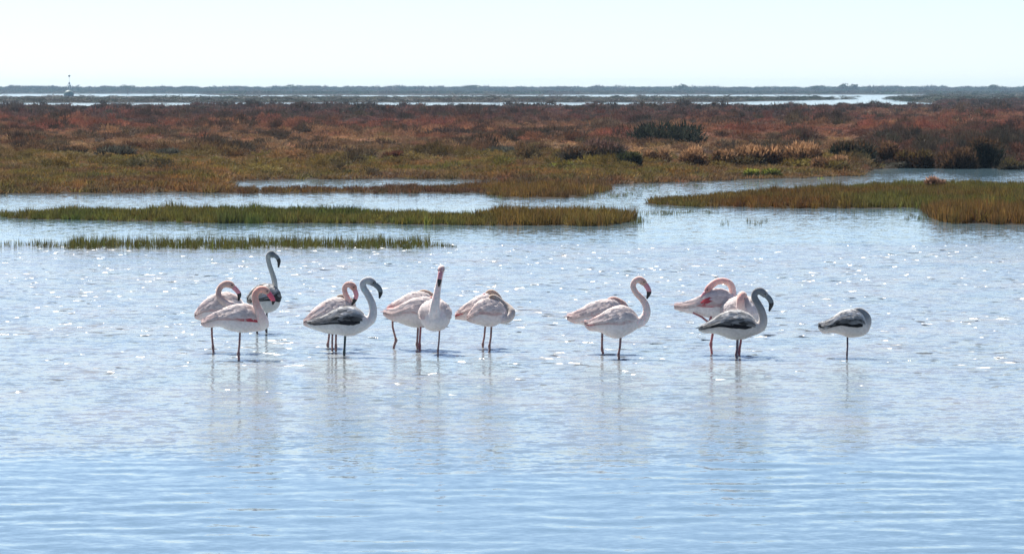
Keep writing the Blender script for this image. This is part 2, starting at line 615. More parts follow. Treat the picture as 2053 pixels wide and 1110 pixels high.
def scatter_group(lib):
    ng = bpy.data.node_groups.new("scatter_" + lib, 'GeometryNodeTree')
    ng.interface.new_socket("Geometry", in_out='INPUT', socket_type='NodeSocketGeometry')
    ng.interface.new_socket("Geometry", in_out='OUTPUT', socket_type='NodeSocketGeometry')
    N = ng.nodes; L = ng.links
    gi = N.new("NodeGroupInput"); go = N.new("NodeGroupOutput")
    ci = N.new("GeometryNodeCollectionInfo")
    ci.inputs["Collection"].default_value = LIB[lib]
    ci.inputs["Separate Children"].default_value = True
    ci.inputs["Reset Children"].default_value = True
    ip = N.new("GeometryNodeInstanceOnPoints")
    ip.inputs["Pick Instance"].default_value = True
    a1 = N.new("GeometryNodeInputNamedAttribute"); a1.data_type = 'FLOAT_VECTOR'; a1.inputs["Name"].default_value = "rot"
    a2 = N.new("GeometryNodeInputNamedAttribute"); a2.data_type = 'FLOAT_VECTOR'; a2.inputs["Name"].default_value = "scl"
    a3 = N.new("GeometryNodeInputNamedAttribute"); a3.data_type = 'INT'; a3.inputs["Name"].default_value = "pick"
    er = N.new("FunctionNodeEulerToRotation")
    L.new(gi.outputs[0], ip.inputs["Points"])
    L.new(ci.outputs[0], ip.inputs["Instance"])
    L.new(a1.outputs["Attribute"], er.inputs[0]); L.new(er.outputs[0], ip.inputs["Rotation"])
    L.new(a2.outputs["Attribute"], ip.inputs["Scale"])
    L.new(a3.outputs["Attribute"], ip.inputs["Instance Index"])
    L.new(ip.outputs[0], go.inputs[0])
    return ng


GROUPS = {k: scatter_group(k) for k in LIB}


def scatter(name, lib, pos, scl, tint, label, cat, tilt=0.12):
    n = len(pos)
    me = bpy.data.meshes.new(name)
    me.vertices.add(n); me.vertices.foreach_set("co", np.asarray(pos, np.float32).ravel())
    rot = np.stack([rng.normal(0, tilt, n), rng.normal(0, tilt, n), rng.uniform(0, 6.283, n)], 1).astype(np.float32)
    a = me.attributes.new("rot", 'FLOAT_VECTOR', 'POINT'); a.data.foreach_set("vector", rot.ravel())
    a = me.attributes.new("scl", 'FLOAT_VECTOR', 'POINT'); a.data.foreach_set("vector", np.asarray(scl, np.float32).ravel())
    a = me.attributes.new("pick", 'INT', 'POINT'); a.data.foreach_set("value", rng.integers(0, len(LIB[lib].objects), n).astype(np.int32))
    t = np.ones((n, 4), np.float32); t[:, :3] = tint
    a = me.attributes.new("tint", 'FLOAT_COLOR', 'POINT'); a.data.foreach_set("color", t.ravel())
    o = bpy.data.objects.new(name, me); COL.objects.link(o)
    md = o.modifiers.new("scatter", 'NODES'); md.node_group = GROUPS[lib]
    tag(o, label, cat, kind="stuff")
    return o


def lerp(a, b, t):
    t = np.asarray(t)[..., None]
    return np.asarray(a) * (1 - t) + np.asarray(b) * t


OLIVE = np.array((0.138, 0.100, 0.027)); GREEN = np.array((0.085, 0.095, 0.024)); RUST = np.array((0.200, 0.076, 0.046))
TAN = np.array((0.285, 0.165, 0.085)); BROWN = np.array((0.135, 0.076, 0.040)); MAUVE = np.array((0.108, 0.062, 0.050))
DARK = np.array((0.050, 0.042, 0.030)); OCHRE = np.array((0.190, 0.102, 0.032))


def sample_fan(n, d0, d1, power, rel=0.155):
    """random spots between two distances; density falls off with distance by power"""
    q = 2.0 - power
    u = rng.uniform(0, 1, n)
    d = (d0 ** q + u * (d1 ** q - d0 ** q)) ** (1 / q)
    x = rng.uniform(-rel, rel, n) * d
    return x, d


def jitter(c, amt=0.22):
    return np.clip(c * np.exp(rng.normal(0, amt, (len(c), 1))) * np.exp(rng.normal(0, amt * .35, c.shape)), 0.005, 0.8)


# --- scrub on the mainland: low glasswort scrub zoned by wetness
def build_scrub():
    x, d = sample_fan(30000, 148, 1010, 1.15)
    s = inside('main', x, d)
    px = to_px(x, d)
    ok = s > np.where(to_px(x, d) > 1745, 0.2, 0.012 * d)
    right = sstep(1650, 1760, px)
    ok &= (d > 178) | (right > 0.5) | ((rng.uniform(size=len(d)) < .16) & (d > 153))
    x, d, s, px, right = x[ok], d[ok], s[ok], px[ok], right[ok]
    n = len(x)
    big = vnoise(x * 0.11 + 40, d * 0.035, 51); med = vnoise(x * 0.35, d * 0.09, 52); fine = vnoise(x * 0.9, d * 0.3, 53)
    c = np.repeat(OLIVE[None], n, 0)
    c = lerp(c, lerp(TAN, BROWN, sstep(.35, .7, med))[0:n] if n else TAN, sstep(168, 195, d + (fine - .5) * 30))
    rust = lerp(RUST, TAN, sstep(.45, .75, big) * 0.6)
    c = lerp(c, np.ones((n, 1)) * rust, sstep(215, 262, d + (med - .5) * 50))
    mv = lerp(MAUVE, RUST * 0.8, sstep(.52, .8, med) * .6)
    c = lerp(c, mv, sstep(315, 370, d + (big - .5) * 90) * (1 - .55 * right))
    c = lerp(c, np.ones((n, 1)) * (MAUVE * .9), sstep(440, 560, d))
    # right bank: dark brown bushes by the channel, rust above them
    c = lerp(c, lerp((0.115, 0.052, 0.034), DARK, sstep(.4, .7, fine)), right * (1 - sstep(225, 290, d + (fine - .5) * 50)))
    c = lerp(c, np.ones((n, 1)) * DARK, (fine > .74) * .75)
    c = jitter(c, .16) * (0.72 + .56 * vnoise(x * .8 + 9, d * .22, 57))[:, None]  # patchy tone paints shadows and highlights of larger clumps into the colour
    size = (0.50 + 0.55 * vnoise(x * 1.7, d * 0.6, 54) ** 2) * (d / 170) ** 0.42
    hgt = (0.20 + 0.75 * (fine * med) ** 1.0 * rng.uniform(.5, 1.3, n)) * (1 + .5 * sstep(230, 330, d)) * (1 + 0.3 * right * (1 - sstep(260, 330, d)))
    hgt *= np.clip(s / 6, .45, 1)
    z = np.maximum(land_height(x, d), 0.02) - 0.04
    nearm = d < 420
    for sel, lib, nm, lb in ((nearm, "shrub_library", "salt_scrub", "low rusty and tan glasswort scrub covering the marsh"),
                             (~nearm, "far_shrub_library", "heath_scrub", "dark mauve brown scrub spreading behind the rusty belt")):
        k = sel.nonzero()[0]
        if lib[0] == 'f':
            k = k[::1]
        scatter(nm, lib, np.stack([x[k], d[k], z[k]], 1), np.stack([size[k], size[k], hgt[k]], 1), c[k], lb, "scrub")


def build_fringe():
    # grassy olive fringe along the mainland shore
    x, d = sample_fan(46000, 120, 215, 0.0)
    s = inside('main', x, d); px = to_px(x, d)
    ok = (s > 0.15) & (px < 1760) & (rng.uniform(size=len(x)) < 1 - .93 * sstep(158, 190, d))
    x, d, s, px = x[ok], d[ok], s[ok], px[ok]
    n1 = vnoise(x * 0.5, d * 0.12, 61); n2 = vnoise(x * 1.6, d * 0.5, 62)
    c = lerp(OLIVE, OCHRE, sstep(.2, .6, n1))
    c = lerp(c, np.ones((len(x), 1)) * TAN * .8, sstep(.45, .8, vnoise(x * .3, d * .2, 63)) * sstep(140, 170, d) * .9)
    c = lerp(c, np.ones((len(x), 1)) * BROWN, sstep(0, 1, 1 - s / (3 + 5 * n2)) * .7)
    c = lerp(c, np.ones((len(x), 1)) * GREEN, sstep(.6, .85, n2) * .5)
    c = lerp(c, np.ones((len(x), 1)) * BROWN * .8, sstep(.55, .8, vnoise(x * .7 + 5, d * .3, 64)) * .7)
    c = jitter(c, .2)
    h = (0.07 + 0.10 * n2 + 0.05 * n1) * rng.uniform(.7, 1.35, len(x))
    z = np.maximum(land_height(x, d), 0.0)
    sz = 0.42 + 0.2 * n2
    scatter("fringe_grass", "tuft_library", np.stack([x, d, z], 1), np.stack([sz, sz, h], 1), c,
            "olive brown marsh grass fringing the mainland shore", "grass")


def build_isle(key, name, n, d0, d1, colf, hf, label, relr):
    d = np.sqrt(rng.uniform(d0 ** 2, d1 ** 2, n)); x = rng.uniform(relr[0], relr[1], n) * d
    s = inside(key, x, d); px = to_px(x, d)
    ok = s > -0.12
    x, d, s, px = x[ok], d[ok], s[ok], px[ok]
    n2 = vnoise(x * 1.6, d * 0.5, 72); n1 = vnoise(x * 0.5, d * 0.2, 71)
    c = jitter(colf(px, d, n1, n2), .2)
    h = hf(px, d) * (0.55 + 0.6 * n2 + 0.3 * vnoise(x * 4.3, d * 1.1, 73)) * rng.uniform(.75, 1.25, len(x))
    z = np.maximum(land_height(x, d), 0.0)
    sz = (0.26 + 0.14 * n2) * (0.6 + 0.4 * np.clip(s / 1.0, 0, 1))
    scatter(name, "tuft_library", np.stack([x, d, z], 1), np.stack([sz, sz, h], 1), c, label, "grass")


def build_reeds(name, zones, label, tintbase):
    P = []; S = []; C = []
    for (x0, x1, y0, y1, n, h) in zones:
        cl = rng.uniform(x0, x1, max(2, n // 9)); cy = rng.uniform(y0, y1, len(cl))
        for i in range(n):
            k = rng.integers(0, len(cl))
            if rng.uniform() < .5:
                px = cl[k] + rng.normal(0, 9); py = cy[k] + rng.normal(0, 1.0)
            else:
                px = rng.uniform(x0, x1); py = rng.uniform(y0, y1)
            X, D = at(px, py)
            hh = h * rng.uniform(.5, 1.15)
            P.append((X, D, -0.01)); S.append((rng.uniform(.14, .3), rng.uniform(.14, .3), hh))
            C.append(tintbase * rng.uniform(.6, 1.4) * np.exp(rng.normal(0, .08, 3)))
    scatter(name, "reed_library", P, S, np.array(C), label, "reeds", tilt=0.06)


def build_far():
    # dark strip of saltmarsh between the two far channels
    x, d = sample_fan(16000, 1000, 3300, 1.2)
    s = inside('band', x, d); ok = s > 2
    x, d = x[ok], d[ok]
    n1 = vnoise(x * .02, d * .01, 81)
    c = jitter(lerp((0.030, 0.036, 0.022), (0.055, 0.042, 0.028), sstep(.4, .8, n1)), .2)
    sz = rng.uniform(2.2, 4.2, len(x)) * (d / 1200) ** .5
    h = rng.uniform(.35, .7, len(x)) * (1 + .6 * sstep(1500, 3000, d))
    scatter("far_saltmarsh", "far_shrub_library", np.stack([x, d, np.full(len(x), .05)], 1), np.stack([sz, sz, h], 1), c,
            "dark flat strip of saltmarsh between two far channels", "scrub")
    # tree belt on the horizon
    n = 5200
    d = rng.uniform(2500, 4100, n); x = rng.uniform(-.17, .17, n) * d
    s = inside('back', x, d); ok = s > 10
    x, d = x[ok], d[ok]
    n1 = vnoise(x * .02, d * .002, 83); n2 = vnoise(x * .16, d * .01, 84)
    front = 1 - sstep(3300, 3700, d)
    h = lerp1(3.9 + 1.5 * n1 * n2 + 1.0 * n2, 1.3 + n2 * .8, front) * rng.uniform(.8, 1.15, len(x))
    sz = rng.uniform(5, 10, len(x)) * (1 - .3 * front)
    c = jitter(lerp((0.030, 0.045, 0.022), (0.055, 0.045, 0.032), sstep(.4, .8, n2)), .2)
    scatter("treeline", "far_shrub_library", np.stack([x, d, np.full(len(x), .2)], 1), np.stack([sz, sz, h], 1), c,
            "hazy blue belt of low tamarisk trees along the horizon", "trees", tilt=.03)


def lerp1(a, b, t): return a * (1 - t) + b * t


build_scrub()
build_fringe()
build_isle('isle_b', "sedge_strip", 5200, 95, 112,
           lambda px, d, n1, n2: lerp(lerp(GREEN, (0.125, 0.112, 0.028), sstep(.3, .75, n1)), OCHRE * .45 + OLIVE * .5, sstep(900, 1010, px) * (.5 + .5 * n2)),
           lambda px, d: 0.20 + 0.10 * sstep(960, 1010, px) + 0.04 * np.exp(-((px - 450) / 220) ** 2),
           "green olive sedge strip standing in the water behind the birds", (-.116, .03))
build_isle('isle_c', "rush_strip", 3800, 112, 152,
           lambda px, d, n1, n2: lerp(BROWN * .8, OCHRE * .5 + OLIVE * .5, sstep(.3, .7, n1) * .6 + .35 * sstep(960, 1010, px)),
           lambda px, d: 0.17 + 0.08 * sstep(960, 1000, px),
           "thin brown rush strip in front of the mainland shore", (-.068, .026))
build_isle('isle_e', "rush_island", 11000, 94, 150,
           lambda px, d, n1, n2: lerp(lerp(OCHRE * .72, (0.118, 0.108, 0.028), sstep(.2, .6, n1) * .6 + .4 * sstep(1600, 1800, px)), OCHRE * .55 + OLIVE * .35, sstep(113, 110, d) if False else 1 - sstep(108, 113, d)),
           lambda px, d: 0.17 + 0.09 * sstep(1350, 1700, px) + 0.10 * (1 - sstep(108, 113, d)),
           "long ochre and olive rush island reaching out of frame at right", (.027, .15))
build_reeds("emergent_reeds", [(8, 150, 489, 498, 80, .20), (140, 500, 488, 500, 560, .27), (500, 860, 488, 499, 560, .27), (855, 905, 491, 496, 26, .14)],
            "sparse green reed strip rising from open water behind the left birds", GREEN * .6 + OLIVE * .25)
build_reeds("reed_sprigs", [(1095, 1290, 386, 397, 60, .15), (1225, 1300, 424, 434, 40, .15), (1290, 1440, 424, 431, 44, .12), (1430, 1530, 443, 451, 16, .14),
                            (1815, 1862, 432, 442, 24, .14), (985, 1005, 388, 398, 20, .14), (1255, 1285, 436, 450, 40, .16), (1300, 1480, 371, 388, 30, .10), (1225, 1330, 374, 384, 30, .12)],
            "thin scattered reed sprigs standing in the channels", GREEN * .8 + BROWN * .2)
build_far()

# ---- individual shrubs that stand out of the scrub
def shrub(name, label, px, ytop, ybase, wpx, tints, n=1100, cat="shrub", spiky=1.0, seed=None, squash=1.0):
    n = int(n * 1.9)
    X, D = at(px, ybase)
    k = px_per_m(ybase)
    h = (ybase - ytop) / k * 0.93; w = wpx / k / 1.45
    r = np.random.default_rng(seed if seed is not None else int(px * 7 + ybase))
    root = empty(name, (X, D, float(land_height(np.array([X]), np.array([D]))[0]) - 0.02))
    lumps = int(np.clip(wpx / 11, 3, 9))
    p, u = dome_points(n, r, 1.0, lumps)
    p[:, 2] = np.clip(p[:, 2], 0, 1.2); low_ = r.uniform(size=n) < .45; p[low_, 2] *= r.uniform(.0, .8, low_.sum()); p[:, 2] *= .95
    scale = np.array([w, w, h])
    # short twigs, real size a few centimetres
    d = u * np.array([.8, .8, .6]) + np.array([0, 0, 0.8]) + r.normal(size=(n, 3)) * 0.35
    d /= np.linalg.norm(d, axis=1)[:, None]
    P = p * scale
    tk = float(np.clip(w / .7, 1, 2.0))
    v, f = twig_tris(P, d, r.uniform(.06, .17, n) * spiky * tk, r.uniform(.012, .028, n) * tk, r)
    t = np.asarray(tints, float)
    if t.ndim == 1: t = t[None]
    # colour of each twig: blends from the first tint to the second towards the top
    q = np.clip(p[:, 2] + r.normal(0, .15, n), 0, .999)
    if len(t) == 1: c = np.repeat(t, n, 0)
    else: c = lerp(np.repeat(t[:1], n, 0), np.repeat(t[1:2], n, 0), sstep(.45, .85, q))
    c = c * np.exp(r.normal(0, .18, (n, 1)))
    me = mesh_np("foliage", v, f, np.repeat(c, 3, 0))
    mk("foliage", me, M['fol_mesh'], root)
    A = Acc()
    for i in range(7):
        a = r.uniform(0, 6.28); e = np.array([math.cos(a) * w * .45, math.sin(a) * w * .45, h * r.uniform(.5, .75)])
        pts = np.array([[0, 0, -.05], e * np.array([.35, .35, .45]), e])
        tv, tf = tube(pts, [.02, .014, .006], 5)
        A.add(tv, tf, BROWN * .6)
    mk("stem", A.mesh("stem"), M['fol_mesh'], root)
    tag(root, label, cat)
    return root


BLACKISH = np.array((0.028, 0.032, 0.022)); GREYG = np.array((0.085, 0.085, 0.065)); PALE = np.array((0.40, 0.27, 0.17))
SHRUBS = [
    ("large near black bush rising out of the tan scrub in mid marsh", 1343, 252, 306, 136, BLACKISH, 1600),
    ("lone shrub with pinkish tan top on the right rush island", 1880, 352, 384, 44, (BROWN, (0.46, 0.28, 0.20)), 900),
    ("tallest darkest bush on the channel bank at far right", 1976, 268, 337, 66, (BLACKISH, BROWN * .6), 1900),
    ("broad dark bush where the narrow channel begins", 1706, 283, 338, 84, (BLACKISH, BROWN * .7), 1900),
    ("rounded brown bush on the channel bank beside the broad dark bush", 1772, 288, 336, 74, (BROWN * .55, BROWN), 1600),
    ("low olive brown bush in the middle of the channel bank", 1835, 292, 337, 76, (BROWN * .55, OLIVE * .8), 1600),
    ("brown bush leaning on the tallest dark bank bush", 1908, 284, 338, 80, (BROWN * .5, BROWN * .9), 1600),
    ("olive green bush on the channel bank at the right edge", 2036, 286, 340, 62, (DARK, OLIVE * .9), 1500),
    ("tan tipped shrub beside the small pool on the point", 1398, 300, 349, 66, (BROWN, TAN * 1.5), 1300),
    ("small dark hearted shrub with buff crown on the point", 1446, 303, 347, 50, (BROWN * .8, TAN * 1.4), 1100),
    ("widest buff topped shrub on the point above the yellow plants", 1516, 294, 346, 96, (BROWN, TAN * 1.55), 1800),
    ("tall buff topped shrub nearest the tip of the point", 1600, 292, 346, 86, (BROWN, TAN * 1.5), 1700),
    ("low sloping tan shrub at the tip of the grassy point", 1664, 316, 350, 70, (BROWN, TAN * 1.3), 1100),
    ("flat grey green cushion shrub left of the central bushes", 1008, 304, 326, 74, (GREYG * .7, GREYG * 1.3), 1000),
    ("small blackish bush up and left of the flat grey green cushion shrub", 962, 289, 309, 32, DARK, 500),
    ("dark rounded bush above the bright green patch", 1084, 296, 326, 52, (DARK, BROWN), 1000),
    ("brown dome shaped bush beside the bright green patch", 1166, 300, 340, 84, (DARK * 1.2, BROWN), 1500),
    ("dark purplish bush with pale crown in the central clump", 1222, 290, 338, 82, (DARK, MAUVE * 1.2), 1600),
    ("dark green bush at the edge of the small pool", 1268, 310, 350, 60, (BLACKISH * 1.3, GREEN * .6), 1200),
    ("buff shrub right behind the small pool", 1318, 300, 344, 50, (BROWN, TAN * 1.4), 1000),
    ("dark flat bush in the rusty belt, left of the grey domed one", 138, 302, 326, 66, (DARK, BROWN), 900),
    ("dark grey domed bush at the left edge of the olive fringe", 228, 304, 331, 78, (DARK, GREYG), 1200),
    ("grey green low shrub on the olive fringe at left", 330, 309, 328, 62, (GREYG * .8, GREYG * 1.2), 900),
    ("dark reddish bush at the border of rust and olive", 466, 295, 318, 54, (DARK, RUST * .6), 900),
    ("small black bush high in the rusty belt at the left edge", 20, 245, 258, 24, DARK, 300),
    ("long low brown bush on the olive fringe left of middle", 640, 303, 326, 118, (DARK * 1.3, BROWN), 1500),
    ("dark compact bush behind the tall facing flamingo", 738, 308, 333, 52, (DARK, BROWN * .9), 900),
    ("reddish brown bush next to the dark compact bush", 788, 312, 337, 44, (BROWN * .6, RUST * .7), 800),
    ("long dark bush at the top of the rusty belt", 650, 263, 281, 96, (DARK, MAUVE * .8), 900),
    ("broad dark bush above the orange grass in the middle", 895, 266, 288, 100, (DARK, MAUVE * .8), 1000),
    ("dark bush on the crest of the rusty belt at centre", 1095, 262, 283, 82, (DARK, BROWN * .7), 900),
    ("greyish bush far back in the mauve scrub at left", 480, 226, 246, 60, (DARK, MAUVE), 700),
]
for (lb, px, yt, yb, w, ti, n) in SHRUBS:
    shrub("marsh_shrub", lb, px, yt, yb, w, ti, n)
YEL = np.array((0.36, 0.38, 0.06))
for (lb, px, yt, yb, w, n) in (
        ("bright yellow green plant patch left of the small pool", 1118, 337, 352, 46, 420),
        ("second bright yellow green plant beside the brown domed bush", 1150, 334, 351, 34, 320),
        ("bright yellow plant at the shore under the widest buff shrub", 1548, 336, 357, 52, 520),
        ("pale yellow plant under the small dark hearted shrub", 1512, 341, 358, 34, 320),
        ("tiny yellow plant closest to the tip of the point", 1640, 345, 358, 26, 240)):
    shrub("yellow_plant", lb, px, yt, yb, w, (GREEN, YEL), n, cat="plant", spiky=.8)


# ---- single trees that stand above the far belt
def far_tree(label, px, ytop, wpx, ybase=188.6):
    X, D = at(px, ybase)
    k = px_per_m(ybase); h = (ybase - ytop) / k * .82; w = wpx / k * 1.3
    r = np.random.default_rng(int(px))
    root = empty("tamarisk_tree", (X, D, .3))
    tv, tf = tube(np.array([[0, 0, -.3], [.1, 0, h * .3], [0, .1, h * .62], [.15, 0, h * .85]]), [.28, .22, .15, .05], 7)
    A = Acc(); A.add(tv, tf, BROWN * .6)
    for i in range(4):
        a = r.uniform(0, 6.28)
        tv, tf = tube(np.array([[0, 0, h * .4], [math.cos(a) * w * .2, math.sin(a) * w * .2, h * .6], [math.cos(a) * w * .36, math.sin(a) * w * .36, h * .75]]), [.13, .09, .04], 5)
        A.add(tv, tf, BROWN * .6)
    mk("trunk", A.mesh("trunk"), M['fol_mesh'], root)
    n = 420
    p, u = dome_points(n, r, 1.0, 5)
    P = p * np.array([w * .7, w * .7, h * .62]) + np.array([0, 0, h * .38])
    d = u + np.array([0, 0, .4]); d /= np.linalg.norm(d, axis=1)[:, None]
    v, f = twig_tris(P, d, r.uniform(.5, 1.1, n), r.uniform(.12, .28, n), r)
    c = np.array((0.05, 0.065, 0.035)) * np.exp(r.normal(0, .2, (n, 1)))
    mk("crown", mesh_np("crown", v, f, np.repeat(c, 3, 0)), M['fol_mesh'], root)
    tag(root, label, "tree")


for lb, px, yt, w in (
        ("tallest far tree on the horizon belt, above the right water tongue", 1688, 163.5, 17),
        ("slender far tree just right of the tallest horizon tree", 1712, 166.5, 12),
        ("lone far tree on the horizon above the large near black bush", 1366, 166.5, 13),
        ("rounded far tree on the horizon, first one right of the beacon mast", 256, 167, 20),
        ("broad far tree on the horizon, above the left group of birds", 588, 167.5, 24),
        ("bushy far tree on the horizon above the front facing flamingo", 945, 167, 24),
        ("small far tree on the horizon at the right edge", 1990, 167, 18),
        ("far tree on the horizon left of the tallest one", 1640, 168.5, 16)):
    far_tree(lb, px, yt, w)


# ---- domed hide and beacon mast on the far left shore
def hut_and_mast():
    X, D = at(138, 193.0); k = px_per_m(193.0)
    root = empty("domed_hut", (X, D, 0.02))
    R_ = 10.5 / k; H_ = 12.0 / k
    A = Acc(); n, m = 18, 7
    V = []; F = []
    for j in range(m):
        a = j / (m - 1) * math.pi / 2 * .97
        for i in range(n):
            th = 2 * math.pi * i / n
            V.append((R_ * math.cos(a) * math.cos(th), R_ * math.cos(a) * math.sin(th), .5 + (H_ - .5) * math.sin(a)))
    for j in range(m - 1):
        for i in range(n):
            p = j * n + i; q = j * n + (i + 1) % n
            F += [(p, q, q + n), (p, q + n, p + n)]
    A.add(V, F, (0.10, 0.14, 0.11))
    mk("roof", A.mesh("roof", True), plain("hut_roof", (0.09, 0.13, 0.105), .6, .25, 1.5), root)
    V = []; F = []
    for zz in (-.1, .5):
        for i in range(n):
            th = 2 * math.pi * i / n
            V.append((R_ * .95 * math.cos(th), R_ * .95 * math.sin(th), zz + .002))
    for i in range(n):
        F += [(i, (i + 1) % n, n + (i + 1) % n), (i, n + (i + 1) % n, n + i)]
    A = Acc(); A.add(V, F, (.2, .2, .18))
    mk("wall", A.mesh("wall"), plain("hut_wall", (0.16, 0.16, 0.15), .8, .2, 2), root)
    bm = bmesh.new(); bmesh.ops.create_cube(bm, size=1)
    bmesh.ops.scale(bm, vec=(.9, .12, 1.3), verts=bm.verts); bmesh.ops.translate(bm, vec=(.4, -R_ * .93, .62), verts=bm.verts)
    me = bpy.data.meshes.new("door"); bm.to_mesh(me); bm.free()
    mk("door", me, plain("hut_door", (0.05, 0.06, 0.06), .6), root)
    tag(root, "small dark green domed hut on the far left shore", "hut")
    X2, D2 = at(139, 192.4)
    root = empty("beacon_mast", (X2, D2, 0.0))
    top = (192.4 - 150.5) / k
    tv, tf = tube(np.array([[0, 0, -.3], [0, 0, top * .5], [0, 0, top]]), [.10, .08, .06], 8)
    A = Acc(); A.add(tv, tf, (.6, .6, .6))
    mk("pole", A.mesh("pole", True), plain("mast_paint", (0.72, 0.73, 0.73), .5, .1, 2), root)
    bm = bmesh.new(); bmesh.ops.create_icosphere(bm, subdivisions=2, radius=2.4 / k)
    bmesh.ops.translate(bm, vec=(0, 0, top), verts=bm.verts)
    me = bpy.data.meshes.new("topmark"); bm.to_mesh(me); bm.free()
    mk("topmark", me, plain("topmark_paint", (0.32, 0.30, 0.30), .5, .1, 2), root)
    tv, tf = tube(np.array([[0, 0, top * .58], [0, 0, top * .66]]), [.45, .45], 8)
    A = Acc(); A.add(tv, tf, (.3, .3, .3))
    mk("lower_mark", A.mesh("lower_mark", True), plain("mark_paint", (0.30, 0.30, 0.30), .5, .1, 2), root)
    tag(root, "thin beacon mast with a dark ball on top, beside the domed hut", "mast")


hut_and_mast()


# ================================================================== FLAMINGOS
LEG_PINK = np.array((0.44, 0.20, 0.21)); LEG_GREY = np.array((0.13, 0.13, 0.14)); LEG_DULL = np.array((0.27, 0.19, 0.19))
PINKW = np.array((0.94, 0.88, 0.865)); PINK = np.array((0.80, 0.54, 0.49)); PINKD = np.array((0.72, 0.38, 0.36))
TANN = np.array((0.52, 0.41, 0.33)); RED = np.array((0.70, 0.07, 0.11)); BLACK = np.array((0.022, 0.022, 0.026))
JBODY = np.array((0.66, 0.64, 0.62)); JNECK = np.array((0.22, 0.25, 0.27)); JWING = np.array((0.68, 0.68, 0.685))
BMAT = {}
for nm_, cc in (("pink", (0.72, 0.30, 0.34)), ("grey", (0.17, 0.20, 0.22)), ("red", (0.78, 0.13, 0.20)), ("tip", (0.018, 0.018, 0.02))):
    BMAT[nm_] = plain("bill_" + nm_, cc, .4, .12, 60, .4)
EYE = plain("flamingo_eye", (0.06, 0.045, 0.02), .2)

CANON = [(-0.37, .44, .40), (-0.29, .505, .37), (-0.19, .565, .335), (-0.08, .61, .30), (0.04, .63, .285), (0.14, .61, .295), (0.22, .555, .33), (0.275, .48, .39)]


